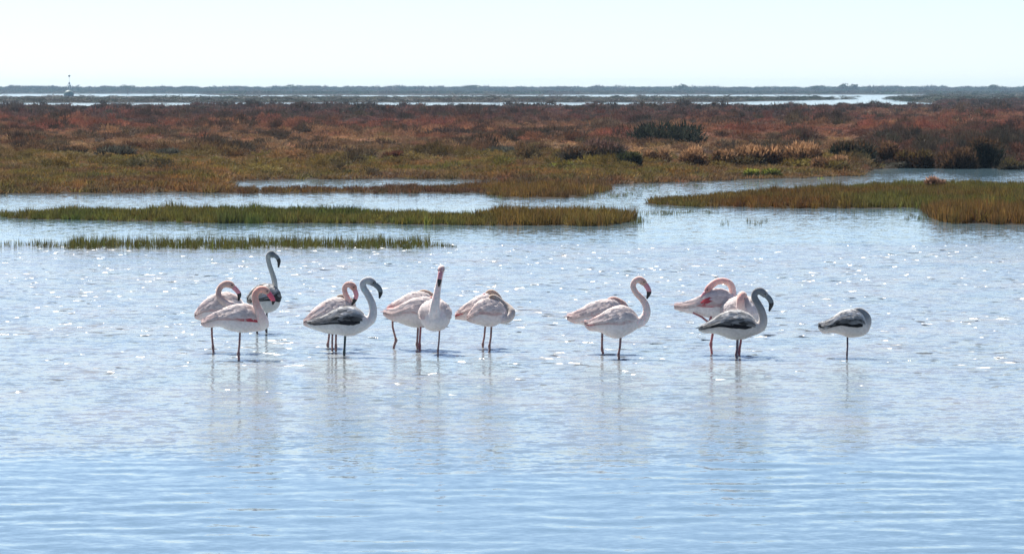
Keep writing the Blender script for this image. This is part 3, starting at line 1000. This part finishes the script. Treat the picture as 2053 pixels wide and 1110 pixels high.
def flamingo(label, base, neck, bill, legs, juv=False, torso=None, canon=None, heading=0.0, red=(), neckc=None, headc=None,
             legc=None, billc=None, wf=0.80, tipat=0.5, bodyc=None, eye=True, pinktail=.6, seed=0):
    bx, by = base
    X, D = at(bx, by); s = px_per_m(by)
    r = np.random.default_rng(int(bx) + seed)
    root = empty("flamingo", (X, D, 0.0))
    slope = CAM_H / D

    def L(px, py, dep=0.0):
        return np.array([(px - bx) / s, dep, (by - py) / s - dep * slope])

    ch, sh = math.cos(heading), math.sin(heading)
    if torso is not None:
        xs = np.array([(p[0] - bx) / s for p in torso]); x0 = (xs[0] + xs[-1]) / 2
        xs = (xs - x0) / max(ch, .5)
        zt = np.array([(by - p[1]) / s for p in torso]); zb = np.array([(by - p[2]) / s for p in torso])
        off = np.array([x0, 0, 0])
    else:
        cx, dz, kk = canon
        xs = np.array([c[0] for c in CANON]) * kk; zt = np.array([c[1] for c in CANON]) * kk + dz; zb = np.array([c[2] for c in CANON]) * kk + dz
        off = np.array([(cx - bx) / s, 0, 0])
    st = catmull(np.stack([xs, zt, zb], 1), 5)
    tt = np.linspace(0, 1, len(st))
    hmax = ((st[:, 1] - st[:, 2]) / 2).max()

    def surf(t, phi, lift=0.0):
        """point on the body: t 0 tail .. 1 breast, phi from the back line, signed for the side"""
        t = np.clip(t, 0, 1)
        x = np.interp(t, tt, st[:, 0]); a = np.interp(t, tt, st[:, 1]); b = np.interp(t, tt, st[:, 2])
        hh = (a - b) / 2; zc = (a + b) / 2
        hw = hh * wf + (hmax * .10) * np.sin(np.pi * np.clip(t, 0, 1))
        sy = np.sin(phi); cz = np.cos(phi)
        sy = np.sign(sy) * np.abs(sy) ** .9
        lx, ly, lz = x, (hw + lift) * sy, zc + (hh + lift) * cz
        return np.stack([lx * ch - ly * sh, lx * sh + ly * ch, lz], -1) + off

    # --- one continuous skin: trunk, neck and head grown together
    n, m = len(st), 22
    V = []; F = []
    for i in range(n):
        V.append(surf(tt[i], np.linspace(0, 2 * math.pi, m, endpoint=False)))
    V = np.vstack(V)
    for i in range(n - 1):
        for k in range(m):
            p = i * m + k; q = i * m + (k + 1) % m
            F += [(p, q, q + m), (p, q + m, p + m)]
    c0 = len(V)
    V = np.vstack([V, V[:m].mean(0)[None], V[-m:].mean(0)[None]])
    for k in range(m):
        F += [(c0, (k + 1) % m, k), (c0 + 1, (n - 1) * m + k, (n - 1) * m + (k + 1) % m)]
    NP = np.array([np.append(L(p[0], p[1], p[3] if len(p) > 3 else 0.0), p[2] / s) for p in neck])
    NS = catmull(NP, 6)
    nv, nf = tube(NS[:, :3], NS[:, 3], 14)
    V2 = np.vstack([V, nv]); F2 = np.vstack([np.array(F), nf + len(V)])
    tmp = bpy.data.objects.new("tmp", mesh_np("tmp", V2, F2)); COL.objects.link(tmp)
    rm = tmp.modifiers.new("r", 'REMESH'); rm.mode = 'VOXEL'; rm.voxel_size = 0.0085
    sm = tmp.modifiers.new("s", 'SMOOTH'); sm.factor = .5; sm.iterations = 4
    dg = bpy.context.evaluated_depsgraph_get()
    me = bpy.data.meshes.new_from_object(tmp.evaluated_get(dg))
    bpy.data.objects.remove(tmp)
    me.name = "body"
    co = np.empty(len(me.vertices) * 3, np.float32); me.vertices.foreach_get("co", co); co = co.reshape(-1, 3).astype(float)
    # colours of the plumage
    bc = np.array(bodyc if bodyc is not None else (JBODY if juv else PINKW))
    nc = np.array(neckc if neckc is not None else (JNECK if juv else PINK))
    hc = np.array(headc if headc is not None else (JNECK * .8 if juv else PINKD))
    dd = ((co[:, None, :] - NS[None, :, :3]) ** 2).sum(2) ** .5 - NS[None, :, 3]
    j = dd.argmin(1); near = dd[np.arange(len(co)), j]
    tp = j / (len(NS) - 1)
    lx = (co - off)[:, 0] * ch + (co - off)[:, 1] * sh
    tb = np.interp(lx, st[:, 0], tt)
    c = np.repeat(bc[None], len(co), 0)
    if not juv:
        c = lerp(c, np.repeat(PINK[None], len(co), 0), (1 - sstep(.02, .30, tb)) * pinktail)
        c = lerp(c, np.repeat(PINK[None], len(co), 0), .06 + .16 * vnoise(co[:, 0] * 14, co[:, 2] * 14, 5))
    ncol = lerp(lerp(bc * .6 + nc * .4, nc, sstep(.12, .45, tp)), hc, sstep(.80, .93, tp))
    c = lerp(c, ncol, (1 - sstep(.006, .022, near)) * sstep(.04, .2, tp))
    a = me.attributes.new("tint", 'FLOAT_COLOR', 'POINT')
    t4 = np.ones((len(co), 4), np.float32); t4[:, :3] = c; a.data.foreach_set("color", t4.ravel())
    me.polygons.foreach_set("use_smooth", np.ones(len(me.polygons), bool))
    me.materials.clear()
    mk("body", me, M['plumage'], root)

    # --- wings: overlapping feathers lying on the flanks
    def feather(A, t0, ph, ln, wd, lift0, lift1, col, side, droop=0.0, tipc=None):
        ks = (0.0, .35, .7, 1.0); ws = (.45, 1.0, .9, .18)
        vv = []
        for kq, wq in zip(ks, ws):
            t = t0 - ln * kq; p = ph + droop * kq
            for e in (-1, 1):
                vv.append(surf(np.array(t), np.array(side * (p + e * wd * wq)), lift0 + (lift1 - lift0) * kq + (0.003 if e < 0 else 0)))
        f = []
        for q in range(3):
            f += [(2 * q, 2 * q + 1, 2 * q + 3), (2 * q, 2 * q + 3, 2 * q + 2)]
        cl = np.repeat(np.asarray(col)[None], 8, 0).copy()
        if tipc is not None: cl[6:] = tipc; cl[4:6] = (cl[4:6] + tipc) / 2
        A.add(vv, f, cl)

    for side in (-1, 1):
        A = Acc(); B = Acc()
        # flight feathers under the edge of the coverts
        for i in range(9):
            t0 = .80 - .055 * i; ph = 1.56 - .03 * i + r.normal(0, .02)
            if juv: col = BLACK * r.uniform(.8, 2.0)
            else: col = lerp(PINKD, PINKW, r.uniform(.3, 1.0)) if i < 7 else PINKD * r.uniform(.5, .9)
            rt = None
            ctr = surf(np.array(t0 - .10), np.array(side * (ph - .05)))
            cpx = bx + ctr[0] * s; cpy = by - (ctr[2] + ctr[1] * slope) * s
            for (rx, ry, ra, rb) in red:
                if ((cpx - rx) / ra) ** 2 + ((cpy - ry) / rb) ** 2 < .45: col = lerp(RED, PINKD, r.uniform(0, .4)); rt = PINK
            feather(B, t0, ph, .32 + .014 * i, .26 if juv else .20, .006, .014, col, side, -.12, rt if juv or i < 6 else BLACK)
        rows = 10
        for i in range(rows):
            t0 = .20 + (.86 - .20) * i / (rows - 1)
            nf_ = 9
            for q in range(nf_):
                ph = .10 + 1.34 * (q + .5 * (i % 2)) / nf_ + r.normal(0, .03)
                if ph > 1.44: continue
                tq = t0 + r.normal(0, .012)
                ctr = surf(np.array(tq - .06), np.array(side * ph)) + 0.0
                cpx = bx + ctr[0] * s; cpy = by - (ctr[2] + ctr[1] * slope) * s
                low = sstep(.8 if juv else .85, 1.25 if juv else 1.35, ph)
                if juv:
                    col = JWING * r.uniform(.6, 1.35)
                    col = lerp(col, JWING * .07, float(low) * r.uniform(.5, 1.0))
                    tip = col * r.uniform(.35, .8) if r.uniform() < .45 else col * 1.25
                else:
                    col = lerp(PINKW * r.uniform(.80, 1.04), PINK, .05 + .25 * r.uniform() * float(low) + .45 * float(1 - sstep(.22, .45, t0)) * pinktail)
                    tip = col * 1.04
                for (rx, ry, ra, rb) in red:
                    e = ((cpx - rx) / ra) ** 2 + ((cpy - ry) / rb) ** 2
                    if e < 1: col = lerp(RED, PINKD, r.uniform(0, .4)); tip = col
                feather(A, tq, ph, r.uniform(.15, .22), .115, .008, r.uniform(.014, .028), col, side, .04, tip)
        # long loose plumes over the rump
        for i in range(8):
            ph = .25 + .13 * i + r.normal(0, .04)
            if juv: col = JWING * r.uniform(.2, 1.2)
            else: col = lerp(PINKW * r.uniform(.8, 1.05), PINKD, r.uniform(0, .6) * pinktail)
            feather(A, r.uniform(.34, .48), ph, r.uniform(.30, .40), .075, .012, r.uniform(.02, .045), col, side, r.uniform(-.05, .12), BLACK if juv and i > 3 else None)
        w = mk("wing", A.mesh("wing", True), M['feather'], root)
        mk("flight_feathers", B.mesh("flight_feathers", True), M['feather'], w)
    # --- tail
    A = Acc()
    for i in range(9):
        ph = (i - 4) / 4 * 1.3
        base_p = surf(np.array(.16), np.array(ph), -.004); tip_p = surf(np.array(0.0), np.array(ph * .8), .012)
        dirv = tip_p - base_p; dirv /= np.linalg.norm(dirv)
        tip_p = tip_p + dirv * r.uniform(.02, .05)
        sd = np.array([-sh, ch, 0]) * .013
        mid_ = (base_p + tip_p) / 2 + np.array([0, 0, .006])
        vv = [base_p - sd, base_p + sd, mid_ - sd * 1.3, mid_ + sd * 1.3, tip_p - sd * .5, tip_p + sd * .5]
        col = BLACK * r.uniform(1, 3) if juv else lerp(PINKD * .8, RED * .4, r.uniform(0, .8) * pinktail)
        A.add(vv, [(0, 1, 3), (0, 3, 2), (2, 3, 5), (2, 5, 4)], np.asarray(col) + np.zeros((6, 3)))
    mk("tail", A.mesh("tail", True), M['feather'], root)

    # --- bill, bent in the middle, dark tip as its own piece
    if bill:
        BP = np.array([np.append(L(p[0], p[1], p[3] if len(p) > 3 else (neck[-1][3] if len(neck[-1]) > 3 else 0.0)), p[2] / s) for p in bill])
        BS = catmull(BP, 6)
        cut = min(len(BS) - 3, max(2, int(len(BS) * tipat)))
        bt = billc or ("grey" if juv else "pink")
        v, f = tube(BS[:cut + 1, :3], BS[:cut + 1, 3], 10, .8)
        A = Acc(); A.add(v, f, (.5, .3, .3))
        bo = mk("bill", A.mesh("bill", True), BMAT[bt], root)
        v, f = tube(BS[cut:, :3], BS[cut:, 3] * 1.04, 10, .8)
        A = Acc(); A.add(v, f, (.02, .02, .02))
        mk("bill_tip", A.mesh("bill_tip", True), BMAT["tip"], bo)
    if eye:
        e = NS[-4]; g = np.array([bill[0][0] - neck[-2][0], 0, neck[-2][1] - bill[0][1]], float); g /= np.linalg.norm(g) + 1e-9
        for side in (-1, 1):
            bm = bmesh.new(); bmesh.ops.create_icosphere(bm, subdivisions=2, radius=.0085)
            sv = np.array([0, side, 0.0]) if abs(heading) < 1.0 else np.array([side, 0, 0.0])
            pos = e[:3] + sv * e[3] * .93 + np.array([0, 0, e[3] * .2])
            bmesh.ops.translate(bm, vec=Vector(pos), verts=bm.verts)
            em = bpy.data.meshes.new("eye"); bm.to_mesh(em); bm.free()
            mk("eye", em, EYE, root)
    # --- legs: thin, thick at the ankle, down to the mud
    lc = np.array(legc if legc is not None else (LEG_GREY if juv else LEG_DULL))
    for lg in legs:
        pts = [L(p[0], p[1], p[3] if len(p) > 3 else 0.0) for p in lg]
        rad = [p[2] / s for p in lg]
        pts[0] = pts[0] + np.array([0, 0, .05])
        if pts[-1][2] < .03:
            e = pts[-1].copy(); e[2] = -.34; e[0] += .01
            pts.append(e); rad.append(rad[-1])
        raw = np.column_stack([np.array(pts), rad])
        P = [raw[0]]
        for q in range(1, len(raw)):
            seg = np.linalg.norm(raw[q, :3] - raw[q - 1, :3])
            thin0, thin1 = min(raw[q - 1, 3], raw[q, 3]), min(raw[q - 1, 3], raw[q, 3])
            for fr in (.5 * min(.035, seg * .4) / seg, min(.035, seg * .4) / seg, .5, 1 - min(.035, seg * .4) / seg, 1 - .5 * min(.035, seg * .4) / seg):
                w_ = raw[q - 1] * (1 - fr) + raw[q] * fr
                edge = min(fr, 1 - fr) * seg
                big = raw[q - 1, 3] if fr < .5 else raw[q, 3]
                w_[3] = thin0 + (big - thin0) * max(0, 1 - edge / .035)
                P.append(w_)
            P.append(raw[q])
        P = np.array(P)
        v, f = tube(P[:, :3], P[:, 3], 9)
        cl = np.repeat(lc[None], len(v), 0) * np.exp(r.normal(0, .06, (len(v), 1)))
        jj = np.abs(P[:, 3] - P[:, 3].max()).argmin()
        A = Acc(); A.add(v, f, cl)
        lo = mk("leg", A.mesh("leg", True), M['plumage'], root)
        if pts[-1][2] < -.2:
            # webbed foot on the lagoon bed
            q = pts[-1]
            vv = [q + np.array([0, 0, .02])]
            for an in (-.5, -.25, 0, .25, .5):
                vv.append(q + np.array([math.cos(an) * .085, math.sin(an) * .085, -.005]))
            ff = [(0, i, i + 1) for i in range(1, 5)]
            A = Acc(); A.add(vv, ff, lc)
            mk("foot", A.mesh("foot"), M['plumage'], lo)
    tag(root, label, "flamingo", "flamingos wading in the lagoon")
    return root


flamingo("pink flamingo at far left, neck drawn back over its body and bill pointing down", (428, 706),
         [(484, 622, 9, -.05), (474, 614, 8.5, -.12), (459, 610, 7.6, -.17), (447, 602, 6.6, -.18), (440, 590, 6, -.15), (442, 578, 6, -.12), (449, 571, 6.4, -.11), (457, 569, 7.4, -.10), (464, 571, 7, -.10), (469, 575, 5.5, -.10)],
         [(470, 576, 5.2), (476, 582, 4.8), (481, 590, 4.4), (480, 602, 1.8)], [[(424, 636, 2.6), (425, 672, 2.2), (427, 696, 3.2), (428, 706, 2.4)]],
         torso=[(390, 632, 638), (400, 616, 642), (415, 601, 646), (430, 592, 650), (450, 588, 655), (470, 592, 655), (485, 602, 645), (494, 612, 632)],
         neckc=TANN * .55 + PINK * .45, headc=TANN * .5 + PINKD * .4, tipat=.6)
flamingo("grey young flamingo standing farthest back, turned away with neck upright", (531, 668),
         [(545, 607, 9, .16), (548, 592, 8, .22), (549, 577, 6.4, .25), (548, 562, 5.6, .25), (544, 547, 5.2, .24), (539, 532, 5, .23), (536, 519, 5, .22), (537, 511, 5.8, .21), (542, 508, 7.2, .20), (548, 511, 6.0, .19)],
         [(549, 511, 4.8, .19), (554, 515, 4.4, .18), (558, 523, 3.8, .18), (557, 535, 1.6, .18)],
         [[(516, 618, 2.4, -.04), (516, 648, 2.0, -.04), (515, 661, 3.0, -.04), (516, 668, 2.2, -.04)], [(535, 618, 2.4, .06), (534, 646, 2.0, .06), (533, 660, 3.0, .06), (534, 668, 2.2, .06)]],
         juv=True, canon=(530, -.035, 1.0), heading=R(64), bodyc=(.74, .72, .69), neckc=(.36, .40, .40), headc=(.15, .18, .20), wf=.86)
flamingo("pink flamingo in front of the left pair, with red wing spot and curled neck", (479, 720),
         [(529, 650, 11, -.04), (528, 641, 10.5, -.10), (522, 626, 9, -.13), (516, 611, 7.6, -.13), (513, 598, 7, -.12), (514, 588, 7, -.11), (521, 581, 7, -.10), (529, 580, 7.4, -.10), (535, 583, 7, -.10), (539, 587, 6, -.10)],
         [(540, 588, 5.2), (545, 595, 5.2), (549, 602, 4.4), (548, 610, 1.8)], [[(482, 662, 2.6), (480, 690, 2.2), (478, 709, 3.6), (479, 720, 2.6)]],
         torso=[(403, 647, 652), (412, 640, 656), (426, 632, 656), (441, 625, 655), (456, 618, 661), (472, 613, 665), (488, 612, 667), (504, 614, 665), (518, 622, 664), (530, 632, 662), (539, 642, 655)],
         red=[(505, 645, 9, 9)], neckc=PINK * np.array((.95, .85, .78)), headc=TANN * .5 + PINKD * .5, billc="red", tipat=.72)
flamingo("sleeping brownish flamingo mostly hidden, only its tucked head shows behind a pale one", (658, 697),
         [(702, 632, 8), (707, 618, 7), (705, 606, 7), (696, 599, 6.8), (685, 596, 6.6), (677, 597, 5.6)], [(674, 598, 4), (667, 601, 3), (661, 605, 2)],
         [[(662, 655, 2.4), (659, 680, 2.2), (657, 691, 3.4), (658, 697, 2.4)]],
         torso=[(625, 640, 648), (640, 624, 655), (655, 612, 660), (670, 604, 664), (685, 602, 664), (699, 608, 658), (708, 618, 645)],
         neckc=TANN * .7, headc=TANN * .6, eye=False)
flamingo("pale pink flamingo behind the young grey one, bill tucked down along its neck", (667, 705),
         [(706, 630, 10, 0), (706, 616, 8.5, -.01), (699, 602, 6.4, -.02), (693, 589, 5.6, -.02), (691, 578, 5.4, -.02), (695, 571, 5.6, -.03), (702, 570, 6.8, -.05), (708, 574, 7.4, -.06), (712, 580, 6, -.07)],
         [(712, 582, 5.2), (715, 591, 4.8), (712, 601, 4.2), (706, 611, 1.8)],
         [[(667, 664, 2.4), (666, 688, 2.0), (666, 705, 2.4)], [(674, 664, 2.4, .06), (673, 682, 2.1, .06), (673, 694, 3.2, .06), (673, 700, 2.3, .06)]],
         torso=[(608, 645, 652), (620, 632, 657), (635, 618, 662), (652, 605, 667), (668, 599, 670), (684, 600, 668), (698, 607, 660), (708, 617, 648), (714, 627, 638)],
         neckc=PINK * np.array((.85, .85, .82)), headc=(.62, .33, .27), tipat=.62)
flamingo("young grey flamingo with dark wing edge and raised curved neck, left of the facing one", (690, 714),
         [(734, 648, 10), (744, 639, 10), (748, 625, 8.4), (746, 608, 7.6), (738, 591, 7.2), (730, 578, 7), (727, 569, 6.6), (731, 563, 6.6), (740, 562, 8), (747, 566, 7.2), (751, 570, 5.8)],
         [(752, 570, 5.6), (759, 576, 5.4), (763, 585, 4.8), (761, 597, 1.8)], [[(693, 668, 2.8), (691, 692, 2.4), (690, 706, 3.2), (690, 714, 2.6)]],
         juv=True, torso=[(616, 647, 651), (630, 644, 660), (646, 639, 662), (660, 630, 666), (674, 621, 670), (690, 617, 673), (706, 617, 673), (720, 621, 668), (733, 632, 661), (743, 642, 653)],
         bodyc=(.82, .80, .79), legc=(.07, .11, .12), neckc=(.50, .52, .54), headc=(.17, .19, .21), tipat=.66)
flamingo("sleeping flamingo at the back of the middle trio, tan neck folded on its back", (837, 699),
         [(870, 622, 9), (874, 609, 7.6), (869, 597, 6.8), (859, 589, 6.4), (848, 586, 6.4), (840, 589, 5.4)], [(837, 590, 4), (829, 594, 3), (823, 598, 2)],
         [[(839, 650, 2.5), (837, 675, 2.2), (836, 690, 3.4), (837, 699, 2.5)], [(787, 632, 2.4, .02), (787, 655, 2.2, .02), (794, 682, 3.3, .02), (790, 693, 2.6, .02), (789, 699, 2.4, .02)]],
         torso=[(775, 619, 626), (788, 610, 640), (803, 600, 648), (820, 590, 654), (838, 587, 657), (855, 589, 655), (868, 597, 645), (876, 608, 632)],
         neckc=TANN, headc=TANN * .9, red=[(790, 616, 12, 6)], eye=False)
flamingo("white pink flamingo side on in the middle trio, partly hidden by the facing one", (842, 702),
         [(884, 632, 9), (888, 617, 7.4), (883, 606, 6.6), (873, 600, 6.2), (863, 599, 5.6)], [(860, 600, 4), (852, 603, 3), (846, 606, 2)],
         [[(844, 652, 2.6), (842, 676, 2.2), (841, 692, 3.6), (842, 702, 2.6)]],
         torso=[(768, 626, 632), (780, 624, 640), (793, 621, 645), (808, 611, 644), (824, 602, 648), (840, 599, 654), (856, 598, 657), (870, 602, 652), (882, 612, 642), (890, 622, 632)],
         red=[(795, 638, 9, 7), (843, 648, 7, 6)], legc=LEG_PINK, eye=False)
flamingo("flamingo facing the camera with round body and tall straight neck", (878, 710),
         [(871, 638, 12, -.20), (872, 622, 10.5, -.27), (874, 606, 8.8, -.29), (877, 588, 7.2, -.27), (880, 571, 6.2, -.25), (883, 555, 5.8, -.24), (885, 545, 6.2, -.245), (886, 539, 7.4, -.26), (885, 541, 6.8, -.29), (885, 545, 5.6, -.31)],
         [(884, 547, 4.8, -.325), (883, 556, 4.4, -.35), (882, 566, 3.8, -.36), (881, 575, 1.6, -.345)],
         [[(882, 660, 2.2), (880, 684, 1.7), (878, 702, 2.2), (878, 710, 1.8)]],
         canon=(872, -.022, 1.0), heading=R(-84), wf=.92, neckc=PINKW * np.array((.9, .85, .82)), headc=(.62, .42, .42), tipat=.5, pinktail=.3)
flamingo("sleeping flamingo at the back of the middle right pair, head resting high on its back", (968, 697),
         [(997, 626, 9), (1003, 612, 7.6), (1000, 599, 6.8), (993, 590, 6.6), (984, 586, 6.8), (976, 589, 5.4)], [(973, 590, 4), (965, 595, 3), (959, 599, 2)],
         [[(974, 650, 2.4), (971, 674, 2.0), (968, 690, 3.0), (968, 697, 2.2)]],
         torso=[(912, 632, 640), (922, 622, 641), (935, 611, 643), (950, 600, 648), (966, 593, 652), (982, 592, 652), (996, 600, 644), (1004, 612, 632)],
         neckc=TANN, headc=TANN * .95, red=[(928, 632, 12, 6)], eye=False)
flamingo("sleeping flamingo in front of the middle right pair, neck looped out to the right", (982, 702),
         [(1000, 638, 10, -.02), (1013, 641, 8.4, -.06), (1023, 635, 7.8, -.07), (1026, 625, 7.4, -.04), (1019, 616, 7.2, .02), (1008, 608, 6.8, .05), (997, 600, 6.8, .04), (988, 596, 7, .0), (982, 598, 5.4, -.01)],
         [(980, 600, 4), (974, 604, 3), (969, 607, 2)], [[(986, 652, 2.6), (984, 676, 2.1), (981, 694, 3.0), (982, 702, 2.3)]],
         torso=[(936, 637, 642), (942, 628, 646), (952, 614, 649), (964, 604, 652), (978, 600, 655), (990, 602, 654), (1002, 607, 648), (1012, 615, 640), (1018, 622, 634)],
         neckc=(.50, .44, .40), headc=TANN * .8, red=[(940, 641, 5, 5)], eye=False)
flamingo("sleeping pink flamingo behind the alert one, head laid flat along its back", (1209, 708),
         [(1246, 632, 9), (1253, 620, 8), (1250, 611, 7.4), (1241, 605, 7.2), (1231, 601, 7.4), (1223, 602, 6.6), (1218, 604, 5)], [(1215, 605, 4), (1207, 609, 3), (1201, 612, 2)],
         [[(1208, 658, 2.7), (1207, 684, 2.4), (1207, 700, 3.2), (1209, 708, 2.6)]],
         torso=[(1136, 634, 641), (1150, 630, 648), (1164, 622, 650), (1180, 612, 655), (1197, 605, 660), (1214, 602, 662), (1230, 602, 660), (1244, 608, 652), (1254, 617, 640)],
         neckc=PINK * np.array((.72, .72, .70)), headc=PINKD * np.array((.8, .85, .82)), red=[(1172, 640, 7, 7)], eye=False)
flamingo("alert pink flamingo with curved neck raised and black tipped pink bill, right of centre", (1241, 718),
         [(1276, 650, 10), (1288, 642, 10), (1296, 628, 8.4), (1295, 613, 7.4), (1288, 600, 6.8), (1278, 590, 6.3), (1271, 580, 6), (1269, 571, 6), (1273, 563, 6.2), (1281, 560, 7.2), (1288, 564, 7.4), (1293, 569, 6)],
         [(1294, 570, 5.6), (1299, 578, 5.3), (1301, 586, 4.8), (1297, 598, 1.8)], [[(1245, 674, 2.8), (1243, 694, 2.4), (1240, 711, 3.2), (1241, 718, 2.6)]],
         torso=[(1171, 646, 652), (1180, 645, 662), (1194, 638, 664), (1206, 631, 667), (1218, 624, 674), (1231, 618, 678), (1245, 615, 677), (1258, 617, 671), (1270, 624, 664), (1281, 637, 656), (1288, 645, 651)],
         red=[(1190, 655, 8, 6), (1224, 652, 5, 8)], neckc=(.74, .58, .53), headc=(.66, .42, .36), tipat=.58)
flamingo("preening pink flamingo with crimson wing patches and neck arched back", (1427, 709),
         [(1468, 612, 10, 0), (1471, 598, 8.4, .02), (1469, 586, 7.6, .03), (1467, 575, 7.2, .02), (1461, 567, 7, 0), (1450, 563, 6.8, -.02), (1438, 564, 6.8, -.04), (1428, 570, 7, -.05), (1420, 578, 6.8, -.06), (1415, 585, 5.6, -.06)],
         [(1414, 587, 4.8), (1408, 594, 3.8), (1402, 602, 2)],
         [[(1432, 636, 3.4), (1430, 662, 2.6), (1425, 690, 3.8), (1427, 709, 2.6)], [(1428, 634, 2.6, -.07), (1421, 647, 3.2, -.08), (1406, 635, 2.2, -.08), (1389, 627, 2.0, -.08)]],
         torso=[(1351, 612, 620), (1366, 611, 624), (1380, 606, 628), (1394, 600, 630), (1408, 592, 634), (1424, 584, 638), (1440, 581, 640), (1455, 583, 638), (1468, 590, 630), (1478, 600, 620)],
         red=[(1426, 606, 8, 9), (1422, 618, 8, 7), (1434, 622, 9, 6), (1443, 615, 7, 6)], neckc=PINK, headc=PINKD * .9, legc=LEG_PINK, tipat=.95)
flamingo("pale flamingo facing the camera with folded neck, half hidden by the right grey one", (1482, 712),
         [(1487, 632, 10, -.18), (1484, 622, 9, -.25), (1482, 609, 8.4, -.27), (1482, 598, 7.8, -.25), (1485, 591, 7, -.20), (1490, 592, 6.6, -.12), (1492, 599, 6, -.04)], [(1492, 601, 4), (1490, 605, 3), (1488, 608, 2)],
         [[(1487, 655, 2.8), (1485, 685, 2.4), (1482, 704, 3.2), (1482, 712, 2.6)]],
         canon=(1486, .012, 1.02), heading=R(-58), wf=.95, neckc=PINK * np.array((1.0, .95, .93)), headc=PINK, legc=LEG_PINK, eye=False, pinktail=.3)
flamingo("grey young flamingo with blackish wing edge and raised neck, front of right group", (1477, 718),
         [(1517, 660, 10), (1527, 652, 10), (1530, 638, 8.6), (1526, 622, 8), (1519, 608, 7.4), (1513, 598, 7), (1512, 590, 6.6), (1516, 584, 6.8), (1524, 583, 8), (1531, 588, 7.4), (1536, 593, 6)],
         [(1537, 593, 5.6), (1543, 600, 5.6), (1546, 609, 5), (1542, 623, 1.8)], [[(1479, 678, 3.0), (1478, 698, 2.7), (1476, 711, 3.2), (1477, 718, 2.8)]],
         juv=True, torso=[(1400, 658, 663), (1410, 655, 667), (1424, 646, 668), (1438, 637, 670), (1452, 629, 675), (1466, 625, 680), (1480, 624, 681), (1494, 628, 679), (1506, 634, 674), (1518, 646, 670), (1528, 654, 664)],
         bodyc=(.70, .66, .63), neckc=(.22, .24, .26), headc=(.27, .29, .30), legc=(.17, .14, .17), tipat=.62)
flamingo("lone grey young flamingo asleep on one leg, farthest right", (1698, 716),
         [(1732, 662, 9.5), (1739, 648, 8), (1738, 636, 7.8), (1731, 628, 7.8), (1724, 624, 7.8), (1717, 623, 7), (1712, 624, 5)], [(1710, 624, 3.8), (1703, 626, 2.8), (1697, 628, 2)],
         [[(1699, 672, 2.2), (1699, 694, 1.9), (1698, 711, 2.2), (1698, 716, 1.9)]],
         juv=True, torso=[(1640, 652, 659), (1650, 650, 668), (1662, 645, 667), (1674, 636, 668), (1686, 627, 671), (1700, 623, 676), (1714, 623, 676), (1726, 627, 674), (1735, 640, 670), (1739, 650, 664)],
         bodyc=(.76, .70, .66), neckc=(.27, .29, .31), headc=(.15, .17, .19), eye=False, legc=(.10, .10, .13))


# ================================================================== HAZE over the marsh
def build_haze():
    bm = bmesh.new(); bmesh.ops.create_cube(bm, size=1)
    bmesh.ops.scale(bm, vec=(10400, 6200, 16.5), verts=bm.verts)
    bmesh.ops.translate(bm, vec=(0, 3010, 6.7), verts=bm.verts)
    me = bpy.data.meshes.new("haze"); bm.to_mesh(me); bm.free()
    m = bpy.data.materials.new("haze_air"); m.use_nodes = True
    nt = m.node_tree; nt.nodes.remove(nt.nodes["Principled BSDF"])
    pv = nd(nt, "ShaderNodeVolumePrincipled")
    pv.inputs["Color"].default_value = (0.48, 0.74, 1.0, 1)
    pv.inputs["Density"].default_value = HAZE
    pv.inputs["Anisotropy"].default_value = 0.2
    nt.links.new(pv.outputs[0], nt.nodes["Material Output"].inputs["Volume"])
    o = mk("haze", me, m)
    tag(o, "thin bluish haze in the air over the marsh", "haze", kind="stuff")


HAZE = 0.00008
build_haze()
